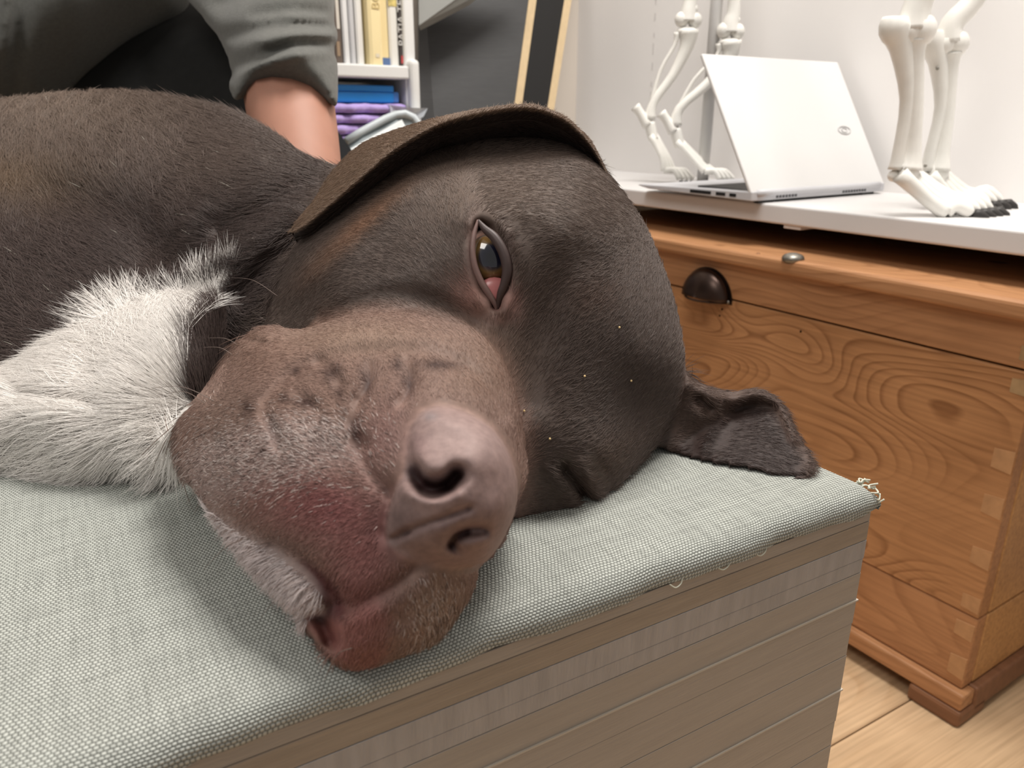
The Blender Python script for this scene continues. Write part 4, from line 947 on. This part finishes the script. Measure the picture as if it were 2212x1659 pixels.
# bare skin under the coat is a little darker than the hair; nose, lips and lids keep their own colour
_nk = soft(sdf_poly([(868, 985), (876, 930), (900, 885), (950, 868), (1015, 884), (1070, 920), (1106, 970), (1124, 1040), (1118, 1105), (1090, 1170), (1050, 1220), (990, 1232), (925, 1228), (865, 1204), (828, 1176), (826, 1120), (842, 1060), (862, 1020)], PXv, PYv), 14) * (V[:, 2] < 0.235)
_nk = np.maximum(_nk, np.exp(-(dist_line([(1035, 490), (1060, 560), (1073, 665)], PXv, PYv) / 45) ** 2)); _nk = np.maximum(_nk, np.exp(-(np.hypot(PXv - 706, PYv - 1350) / 60) ** 2))
col = col * (0.72 + 0.28 * _nk)[:, None]
W = cam2world(V) - dl
dog = None
def coat_mat():
    m = bpy.data.materials.new('dog_coat'); t, N, L = nt(m); b = N['Principled BSDF']
    a = N.new('ShaderNodeAttribute'); a.attribute_name = 'coat'
    tc = N.new('ShaderNodeTexCoord'); n = N.new('ShaderNodeTexNoise'); n.inputs['Scale'].default_value = 420; n.inputs['Detail'].default_value = 3; L.new(tc.outputs['Object'], n.inputs['Vector'])
    r = N.new('ShaderNodeValToRGB'); r.color_ramp.elements[0].position = 0.3; r.color_ramp.elements[0].color = (0.72, 0.70, 0.70, 1); r.color_ramp.elements[1].position = 0.7; r.color_ramp.elements[1].color = (1.15, 1.14, 1.12, 1)
    L.new(n.outputs['Fac'], r.inputs[0])
    mx = N.new('ShaderNodeMix'); mx.data_type = 'RGBA'; mx.blend_type = 'MULTIPLY'; mx.inputs[0].default_value = 0.6
    L.new(a.outputs['Color'], mx.inputs[6]); L.new(r.outputs[0], mx.inputs[7]); L.new(mx.outputs[2], b.inputs['Base Color'])
    b.inputs['Roughness'].default_value = 0.58; b.inputs['Specular IOR Level'].default_value = 0.22
    bp = N.new('ShaderNodeBump'); bp.inputs['Strength'].default_value = 0.25; bp.inputs['Distance'].default_value = 0.0006; L.new(n.outputs['Fac'], bp.inputs['Height']); L.new(bp.outputs[0], b.inputs['Normal'])
    return m
M_coat = coat_mat()
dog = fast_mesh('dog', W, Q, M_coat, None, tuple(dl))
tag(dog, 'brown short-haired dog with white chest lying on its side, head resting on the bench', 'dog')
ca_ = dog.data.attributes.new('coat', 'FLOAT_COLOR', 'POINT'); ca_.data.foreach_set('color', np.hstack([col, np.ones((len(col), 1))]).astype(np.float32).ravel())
# ---- eye
ec = P(1060, 562, 0.2890 + 0.0125) - dl
EA = np.array([RT, -UP, FW])
gaze = np.array([0.05, 0.06, -1.0]); gaze /= np.linalg.norm(gaze)        # right, down, forward
def eye_mat():
    m = bpy.data.materials.new('eye'); t, N, L = nt(m); b = N['Principled BSDF']
    tc = N.new('ShaderNodeTexCoord'); dt = N.new('ShaderNodeVectorMath'); dt.operation = 'DOT_PRODUCT'
    nm = N.new('ShaderNodeVectorMath'); nm.operation = 'NORMALIZE'; L.new(tc.outputs['Object'], nm.inputs[0]); L.new(nm.outputs[0], dt.inputs[0])
    g = gaze[0] * RT - gaze[1] * UP + gaze[2] * FW; dt.inputs[1].default_value = tuple(g)
    r = N.new('ShaderNodeValToRGB'); e = r.color_ramp.elements; r.color_ramp.interpolation = 'LINEAR'
    e[0].position = 0.0; e[0].color = (*srgb(176, 150, 140), 1); e[1].position = 1.0; e[1].color = (*srgb(16, 16, 26), 1)
    for p_, c in ((0.66, (120, 92, 82)), (0.70, (50, 36, 26)), (0.75, (104, 76, 42)), (0.88, (132, 104, 64)), (0.93, (52, 50, 58)), (0.955, (26, 28, 46))):  # bluish pupil tones paint in the window's reflection
        x = e.new(p_); x.color = (*srgb(*c), 1)
    L.new(dt.outputs['Value'], r.inputs[0]); L.new(r.outputs[0], b.inputs['Base Color'])
    b.inputs['Roughness'].default_value = 0.12; b.inputs['Coat Weight'].default_value = 1.0; b.inputs['Coat Roughness'].default_value = 0.02
    return m
v, f = ell_geo((0, 0, 0), (0.0125, 0.0125, 0.0125), nu=40, nv=24)
v = list(v)
eb = mesh_obj('eyeball', v, f, eye_mat(), dog, True, tuple(ec)); eb['label'] = 'half-open amber eye'
# third eyelid and lower lid rim
M_lid = mat('pink_eyelid', (184, 112, 110), 0.3, 0.5); M_lidd = mat('dark_eyelid', (66, 50, 47), 0.5, 0.5, noise=0.1, nscale=300); M_lidp = mat('pale_eyelid', (118, 92, 86), 0.5, 0.5, noise=0.1, nscale=300)
v, f = ell_geo(P(1068, 628, 0.2914) - dl, (0.0062, 0.0052, 0.0026), axes=EA, nu=20, nv=12); mesh_obj('third_eyelid', v, f, M_lid, dog, True)
def lid(name, pts, rad, m):
    p = crom([np.append(P(x, y, z) - dl, r) for (x, y, z), r in zip(pts, rad)], 6); v, f = tube_geo(p[:, :3], p[:, 3], 10); mesh_obj(name, v, f, m, dog, True)
lid('upper_eyelid', [(1033, 476, .2908), (1047, 494, .2892), (1069, 514, .2876), (1088, 546, .2866), (1096, 580, .2865), (1091, 610, .2871), (1082, 634, .2881), (1077, 654, .2892), (1075, 674, .2906)], [.0006, .0014, .0019, .0021, .0021, .0018, .0015, .0010, .0005], M_lidd)
lid('lower_eyelid', [(1033, 476, .2908), (1024, 508, .2892), (1021, 542, .2880), (1026, 576, .2878), (1039, 608, .2881), (1055, 634, .2886), (1068, 655, .2893), (1074, 674, .2906)], [.0006, .0010, .0011, .0012, .0013, .0013, .0010, .0005], M_lidp)
M_crumb = mat('crumb', (236, 206, 150), 0.4, 0.5)
for (x, y, z_) in ((1335, 707, .2975), (1187, 946, .2795), (1367, 826, .303), (1132, 885, .2825), (1262, 812, .290)):
    # find the coat surface at that spot
    near = np.argmin((PXv - x) ** 2 + (PYv - y) ** 2 + ((V[:, 2] - z_) * 3000) ** 2)
    v, f = ell_geo(W[near] - FW * 0.0009, (0.00045,) * 3, nu=8, nv=5); mesh_obj('crumb', v, f, M_crumb, dog, True)
# ---- fur: real strands combed over the coat
def fur(name, n_total, parent):
    rs = np.random.RandomState(5)
    tri = np.concatenate([Q[:, [0, 1, 2]], Q[:, [0, 2, 3]]])
    a, b, c = V[tri[:, 0]], V[tri[:, 1]], V[tri[:, 2]]
    nrm = np.cross(b - a, c - a); ar = np.linalg.norm(nrm, axis=1) / 2; nrm /= (2 * ar[:, None] + 1e-15)
    cen = (a + b + c) / 3; vw = cen / np.linalg.norm(cen, axis=1)[:, None]; fac = -(nrm * vw).sum(1)
    if np.median(fac[(cen[:, 2] < 0.24)]) < 0: nrm = -nrm; fac = -fac
    px, py = CX + FPX * cen[:, 0] / cen[:, 2], CY + FPX * cen[:, 1] / cen[:, 2]
    zz = cen[:, 2]
    # strand length map
    ln = np.full(len(cen), 0.0045)
    earm = isear[tri[:, 0]]
    body = (zz > 0.372) & ~earm
    ln[body] = 0.011
    nk = soft(sdf_poly([(-600, 0), (700, 0), (730, 360), (640, 520), (590, 640), (500, 800), (400, 900), (380, 1100), (-600, 1100)], px, py), 60) * (zz > 0.30)
    ln = np.where(nk > 0.5, np.maximum(ln, 0.012), ln)
    wh = soft(sdf_poly([(-600, 820), (0, 800), (110, 745), (240, 650), (400, 628), (505, 600), (425, 690), (408, 760), (400, 1100), (-600, 1100)], px, py), 40) * (zz > 0.275)
    ln = np.where(wh > 0.4, 0.020, ln)
    mz = soft(sdf_poly([(380, 900), (520, 720), (640, 690), (850, 660), (1050, 720), (1130, 860), (1150, 1050), (1060, 1240), (780, 1460), (620, 1330), (420, 1080)], px, py), 20) * (zz < 0.29)
    ln = np.where(mz > 0.5, 0.0024, ln)
    lipw = soft(sdf_poly([(440, 1090), (520, 1150), (600, 1190), (690, 1270), (720, 1320), (690, 1360), (620, 1340), (520, 1250), (440, 1170)], px, py), 20) * (zz < 0.26)
    ln = np.where(lipw > 0.5, 0.0055, ln)
    ln = np.where(earm, 0.0038, ln)
    bare = np.zeros(len(cen))
    nose = sdf_poly([(868, 985), (876, 930), (900, 885), (950, 868), (1015, 884), (1070, 920), (1106, 970), (1124, 1040), (1118, 1105), (1090, 1170), (1050, 1220), (990, 1232), (925, 1228), (865, 1204), (828, 1176), (826, 1120), (842, 1060), (862, 1020)], px, py)
    bare = np.maximum(bare, (nose > -4) & (zz < 0.235))
    eyeo = np.minimum(dist_line([(1040, 490), (1060, 550), (1078, 600), (1072, 660)], px, py), dist_line([(1030, 540), (1045, 600), (1070, 650)], px, py))
    bare = np.maximum(bare, (eyeo < 27) & (zz < 0.33))
    bare = np.maximum(bare, (np.hypot(px - 706, py - 1350) < 42) & (zz < 0.25))
    pink = sdf_poly([(560, 1120), (660, 1050), (780, 1030), (850, 1090), (860, 1200), (880, 1260), (780, 1380), (700, 1370), (640, 1240)], px, py)
    dens = ar / zz ** 2 * np.clip(fac + 0.45, 0, 1) ** 0.5 * (1 - bare)
    dens *= np.where((pink > 0) & (zz < 0.25), 0.8, 1.0) * np.where((px < -330) | (px > 1790), 0.0, 1.0)
    dens *= np.where(earm, 0.9, 1) * np.where(wh > .4, 1.3, 1) * np.where(body, 1.2, 1)
    dens[fac < -0.4] = 0
    pr = dens / dens.sum(); ti = np.searchsorted(np.cumsum(pr), rs.rand(n_total)).clip(0, len(pr) - 1)
    r1, r2 = np.sqrt(rs.rand(n_total)), rs.rand(n_total)
    root = a[ti] * (1 - r1)[:, None] + b[ti] * (r1 * (1 - r2))[:, None] + c[ti] * (r1 * r2)[:, None]
    n3 = nrm[ti]; rx, ry = CX + FPX * root[:, 0] / root[:, 2], CY + FPX * root[:, 1] / root[:, 2]
    FL = np.array([(100, 250, -.35, -.9), (300, 330, -.45, -.85), (0, 400, -.3, -.9), (450, 400, -.8, -.55), (450, 560, -1, -.1), (250, 560, -.75, -.5), (100, 650, -.7, -.6), (600, 450, -.9, .4), (700, 380, -.9, .3), (550, 620, -.7, .6),
                   (420, 660, -.15, -1), (490, 620, .25, -1), (300, 680, -.5, -.85), (180, 720, -.8, -.55), (50, 780, -1, -.25), (340, 800, -.6, -.5), (200, 880, -1, .05), (50, 930, -1, .15), (310, 990, -.55, .75), (150, 1000, -.85, .5), (390, 900, -.3, .3), (440, 800, .35, -.9),
                   (1250, 900, .85, -.45), (1360, 650, .6, -.75), (1400, 850, .75, -.5), (1200, 450, .95, .15), (1100, 380, .95, .1), (950, 420, -.3, -.8), (800, 560, -.8, -.35), (700, 620, -.85, .2), (650, 560, -.7, .5), (1000, 650, -.6, -.6), (1160, 700, .55, -.8), (1250, 560, .85, -.3),
                   (1200, 1020, .7, .3), (1330, 1000, .8, -.2), (700, 900, -.75, -.5), (800, 750, -.35, -.9), (1000, 780, .1, -1), (500, 950, -1, -.05), (520, 800, -.9, .1), (600, 1150, -.8, .5), (700, 1300, -.6, .75), (800, 1400, -.3, .9), (960, 1320, .45, .85), (1110, 950, .5, -.8),
                   (1550, 900, .8, .2), (1700, 980, .7, .6), (850, 330, -.7, -.5), (1100, 250, .2, -.9), (720, 440, -.7, -.3)])
    w2 = 1 / (((rx[:, None] - FL[:, 0]) ** 2 + (ry[:, None] - FL[:, 1]) ** 2) + 900) ** 1.5; w2 /= w2.sum(1)[:, None]
    fx, fy = w2 @ FL[:, 2], w2 @ FL[:, 3]
    # soft clumping: nearby strands share a bend
    cl = np.sin(rx * 0.11 + 2.1 * np.sin(ry * 0.05)) * np.cos(ry * 0.09 + 1.3 * np.sin(rx * 0.04))
    ang = rs.randn(n_total) * 0.22 + cl * 0.28 * (ln[ti] > 0.008)
    gx = fx * np.cos(ang) - fy * np.sin(ang); gy = fx * np.sin(ang) + fy * np.cos(ang)
    d3 = np.stack([gx, gy, np.zeros_like(gx)], 1); d3 -= n3 * (d3 * n3).sum(1)[:, None]; d3 /= np.linalg.norm(d3, axis=1)[:, None] + 1e-9
    L_ = ln[ti] * (0.65 + 0.6 * rs.rand(n_total))
    lift = (0.14 + 0.10 * rs.rand(n_total)); lift = np.where(ln[ti] > 0.008, lift + 0.08, lift); lift = np.where(mz[ti] > .5, lift + 0.12, lift); lift = np.where(earm[ti], 0.34, lift); lift = np.where(wh[ti] > .4, 0.24, lift)
    K = 5; pts = np.zeros((n_total, K, 3))
    for k in range(K):
        t = k / (K - 1)
        pts[:, k] = root - n3 * 0.0002 + (L_ * t)[:, None] * (d3 * math.sqrt(max(0, 1)) + n3 * (lift * (1 - 0.55 * t))[:, None])
    jit = rs.randn(n_total, 3) * 0.06
    for k in range(1, K): pts[:, k] += jit * (L_ * (k / (K - 1)) ** 2)[:, None]
    wpts = cam2world(pts.reshape(-1, 3)) - dl
    under = (wpts[:, 2] + dl[2]) < TZ + 0.0004; wpts[under, 2] = TZ + 0.0004 - dl[2]
    cc, wm = paint(rx, ry, root[:, 2]); ei_ = earm[ti]; cc[ei_] = L3((124, 102, 85)); ein = earin[tri[ti]].all(1); cc[ein] = L3((52, 41, 36))  # inner-ear strands carry the same dark brown and painted shade
    br = 0.85 + 0.40 * rs.rand(n_total) ** 1.3
    cc = cc * br[:, None]
    wmask = wm > 0.5; cc[wmask] = L3((240, 235, 230)) * (0.9 + 0.14 * rs.rand(wmask.sum()))[:, None]
    # grizzled muzzle: pale and dark hairs mixed
    gz = np.exp(-(((rx - 560) / 170) ** 2 + ((ry - 990) / 75) ** 2)) + 0.8 * np.exp(-(((rx - 700) / 90) ** 2 + ((ry - 930) / 40) ** 2)) + 0.6 * np.exp(-(((rx - 940) / 60) ** 2 + ((ry - 1320) / 80) ** 2))
    gz *= root[:, 2] < 0.27
    u = rs.rand(n_total); pm_ = u < gz * 0.5; cc[pm_] = L3((204, 190, 184)) * (0.8 + 0.3 * rs.rand(pm_.sum()))[:, None]
    pm_ = (u > 1 - gz * 0.22); cc[pm_] = L3((66, 48, 44))
    lw = (lipw[ti] > 0.5) & (rs.rand(n_total) < 0.75); cc[lw] = L3((214, 202, 200)) * (0.85 + 0.2 * rs.rand(lw.sum()))[:, None]
    strayw = (rs.rand(n_total) < 0.0006) & (ln[ti] > 0.008); cc[strayw] = L3((210, 204, 190))
    rad = np.where(ln[ti] > 0.008, 0.00012, 0.000085); rad = np.where(wh[ti] > .4, 0.00014, rad)
    hc = bpy.data.hair_curves.new(name); hc.add_curves([K] * n_total)
    hc.position_data.foreach_set('vector', wpts.astype(np.float32).ravel())
    ra = hc.attributes.get('radius') or hc.attributes.new('radius', 'FLOAT', 'POINT')
    tp = np.array([1, 1, 0.85, 0.55, 0.12]); ra.data.foreach_set('value', (rad[:, None] * tp[None]).astype(np.float32).ravel())
    at = hc.attributes.new('hair_col', 'FLOAT_COLOR', 'CURVE'); at.data.foreach_set('color', np.hstack([cc, np.ones((n_total, 1))]).astype(np.float32).ravel())
    o = bpy.data.objects.new(name, hc); COL.objects.link(o); o.parent = parent; o['kind'] = 'stuff'
    m = bpy.data.materials.new('fur_strand'); t, N, L = nt(m); b_ = N['Principled BSDF']
    an = N.new('ShaderNodeAttribute'); an.attribute_name = 'hair_col'; L.new(an.outputs['Color'], b_.inputs['Base Color'])
    b_.inputs['Roughness'].default_value = 0.45; b_.inputs['Specular IOR Level'].default_value = 0.3
    hc.materials.append(m); return o
fur_o = fur('fur', 300000, dog)
# whiskers
M_whisk = mat('whisker', (120, 104, 96), 0.4, 0.4)
for (x, y, z, x2, y2, z2) in ((470, 870, .262, 330, 838, .27), (440, 905, .26, 345, 930, .262), (455, 880, .265, 360, 850, .28), (530, 790, .285, 440, 750, .30), (545, 770, .29, 450, 730, .31), (520, 1010, .23, 400, 1090, .235), (470, 1060, .24, 420, 1110, .245), (560, 1160, .22, 440, 1230, .2275), (700, 1010, .213, 640, 1075, .205), (760, 1400, .198, 700, 1470, .203), (640, 1290, .212, 560, 1340, .216), (600, 640, .345, 500, 600, .36)):
    p0, p1 = P(x, y, z) - dl, P(x2, y2, z2) - dl
    mid = (p0 + p1) / 2 + np.array([0, 0, 0.003])
    pts = crom([p0, mid, p1], 5); v, f = tube_geo(pts, np.linspace(0.00016, 0.00005, len(pts)), 5); wo = mesh_obj('whisker', v, f, M_whisk, dog, True)
    mn = min(q[2] for q in v) + dl[2]
    if mn < TZ + 0.0005: wo.location = (0, 0, TZ + 0.0005 - mn)

# ------------------------------------------------------------------ the person behind the dog
PS = Sculpt(-420, 780, -420, 430, 8, 0.55, 1.25, 0.008)
M_shirt = mat('grey_jersey', (98, 98, 94), 0.9, 0.15, noise=0.10, nscale=260, sheen=0.15, bump=0.25, bscale=900)
M_trous = mat('black_trousers', (34, 34, 33), 0.9, 0.15, noise=0.1, nscale=120, sheen=0.1)
M_skin = mat('skin', (170, 122, 102), 0.55, 0.4, noise=0.05, nscale=50)
M_skin.node_tree.nodes['Principled BSDF'].inputs['Subsurface Weight'].default_value = 0.15
M_skin.node_tree.nodes['Principled BSDF'].inputs['Subsurface Radius'].default_value = (0.006, 0.002, 0.001)
pr0 = np.array([P(100, 330, 0.86)[0], P(100, 330, 0.95)[1], 0.0])
# forearm with hand on the bench behind the dog (one continuous surface grown from a skeleton)
def skin_body(name, joints, edges, radii, m, loc):
    me = bpy.data.meshes.new(name); me.from_pydata([tuple(map(float, np.array(j) - loc)) for j in joints], edges, []); me.update()
    o = bpy.data.objects.new(name, me); COL.objects.link(o); o.location = tuple(loc)
    md = o.modifiers.new('skin', 'SKIN'); md.use_smooth_shade = True
    lay = me.skin_vertices[0] if me.skin_vertices else None
    for i, r in enumerate(radii):
        lay.data[i].radius = (r, r) if not hasattr(r, '__len__') else r
        lay.data[i].use_root = (i == 0)
    sb = o.modifiers.new('sub', 'SUBSURF'); sb.levels = 2; sb.render_levels = 2
    me.materials.append(m); return o
el = P(612, 40, 0.745); ar1 = P(620, 190, 0.690); ar2 = P(645, 330, 0.655); wr = P(660, 400, 0.60); wr[2] = TZ + 0.045
hb = wr + np.array([0.02, -0.03, -0.022])
J = [P(560, -330, 0.88), P(590, -150, 0.82), el, ar1, ar2, wr, hb]
R_ = [0.040, 0.040, 0.040, 0.0440, 0.039, 0.030, (0.036, 0.016)]
Ed = [(0, 1), (1, 2), (2, 3), (3, 4), (4, 5), (5, 6)]
fd = np.array([0.35, -0.9, -0.12]); fd /= np.linalg.norm(fd); sdv = np.array([0.9, 0.35, 0])
for k, (off, ln_) in enumerate(((-0.03, 0.052), (-0.011, 0.066), (0.009, 0.070), (0.028, 0.060))):
    b0 = hb + sdv * off * 0.8 + fd * 0.02; b1 = b0 + fd * ln_ * 0.5 + [0, 0, 0.004]; b2 = b0 + fd * ln_ + [0, 0, -0.008]
    n0 = len(J); J += [b0, b1, b2]; R_ += [0.010, 0.0088, 0.0075]; Ed += [(6, n0), (n0, n0 + 1), (n0 + 1, n0 + 2)]
n0 = len(J); J += [wr + sdv * -0.028 + fd * 0.02 + [0, 0, -0.012], wr + sdv * -0.048 + fd * 0.05 + [0, 0, -0.018], wr + sdv * -0.05 + fd * 0.075 + [0, 0, -0.022]]; R_ += [0.012, 0.010, 0.008]; Ed += [(5, n0), (n0, n0 + 1), (n0 + 1, n0 + 2)]
# the trunk under the shirt
n1 = len(J); J += [P(200, -380, 0.94), P(60, -100, 0.92), P(60, 200, 0.94), P(60, 420, 0.95)]; R_ += [0.07, 0.09, 0.09, 0.09]; Ed += [(0, n1), (n1, n1 + 1), (n1 + 1, n1 + 2), (n1 + 2, n1 + 3)]
person = skin_body('person', J, Ed, R_, M_skin, pr0)
tag(person, 'person in a grey long-sleeved top leaning over behind the dog, bare forearm reaching down', 'person')
# shirt: trunk and pushed-up sleeve
PS.vol([(-460, -420), (300, -420), (420, -200), (415, -60), (410, 10), (392, 40), (345, 64), (285, 100), (235, 144), (184, 195), (150, 260), (0, 330), (-460, 330)],
       [(-400, 0, .98), (400, -100, .95), (300, 90, .93), (190, 190, .92), (0, 330, .95)],
       [(-300, 0, .80), (0, -100, .77), (150, 0, .77), (250, 60, .80), (50, 150, .80), (350, -60, .82), (-300, 250, .82), (120, 220, .85)], 0.06, 220, 0.02,
       strokes=[([(60, -100), (40, 60), (30, 200)], 22, .010), ([(20, -80), (10, 100)], 22, -.008), ([(110, -100), (160, 40), (150, 180)], 40, -.004), ([(392, 36), (285, 96), (190, 186)], 10, -.004)])
PS.vol([(200, -420), (640, -420), (700, -250), (726, -90), (722, 40), (729, 75), (722, 110), (729, 150), (727, 228), (690, 208), (622, 189), (560, 192), (512, 217), (497, 190), (500, 150), (478, 90), (440, 40), (405, 0), (330, -80), (260, -200)],
       [(420, -100, .80), (480, 90, .72), (510, 200, .68), (720, 200, .665), (722, 0, .72), (650, -400, .86), (300, -300, .88)],
       [(560, -300, .78), (560, -60, .69), (560, 60, .645), (620, 120, .622), (600, 190, .612), (680, 60, .645), (690, 180, .628), (480, 0, .71), (530, 150, .632)], 0.085, 105, 0.02,
       strokes=[([(722, 58), (640, 52), (560, 62), (480, 80)], 13, .010), ([(722, 95), (640, 96), (570, 118), (500, 140)], 13, .010), ([(722, 30), (640, 22), (550, 30)], 12, .007), ([(724, 76), (640, 74), (560, 90)], 11, -.006), ([(722, 112), (640, 118), (560, 142), (505, 168)], 11, -.006), ([(724, 42), (620, 38)], 10, -.004), ([(600, -60), (480, 0)], 25, .010), ([(724, 212), (690, 196), (622, 177), (560, 180), (515, 203)], 5, .002), ([(726, 222), (690, 203), (622, 184), (560, 187), (514, 211)], 4, -.0015)])
Vs, Qs = PS.skin(2)
shirt = fast_mesh('shirt', cam2world(Vs) - pr0, Qs, M_shirt, person); shirt['label'] = 'grey jersey top with pushed-up sleeve'
PT = Sculpt(-420, 760, -60, 700, 10, 0.80, 1.25, 0.010)
PT.vol([(100, 80), (300, 20), (470, -20), (600, -40), (690, 0), (705, 120), (700, 260), (705, 420), (680, 600), (300, 640), (-300, 640), (-400, 300)], 0.99,
       [(0, 300, .90), (300, 200, .86), (500, 100, .86), (640, 200, .85), (500, 400, .84), (0, 500, .88)], 0.08, 120, 0.02)
Vt, Qt = PT.skin(2)
tr_ = fast_mesh('trousers', cam2world(Vt) - pr0, Qt, M_trous, person); tr_['label'] = 'black trousers'
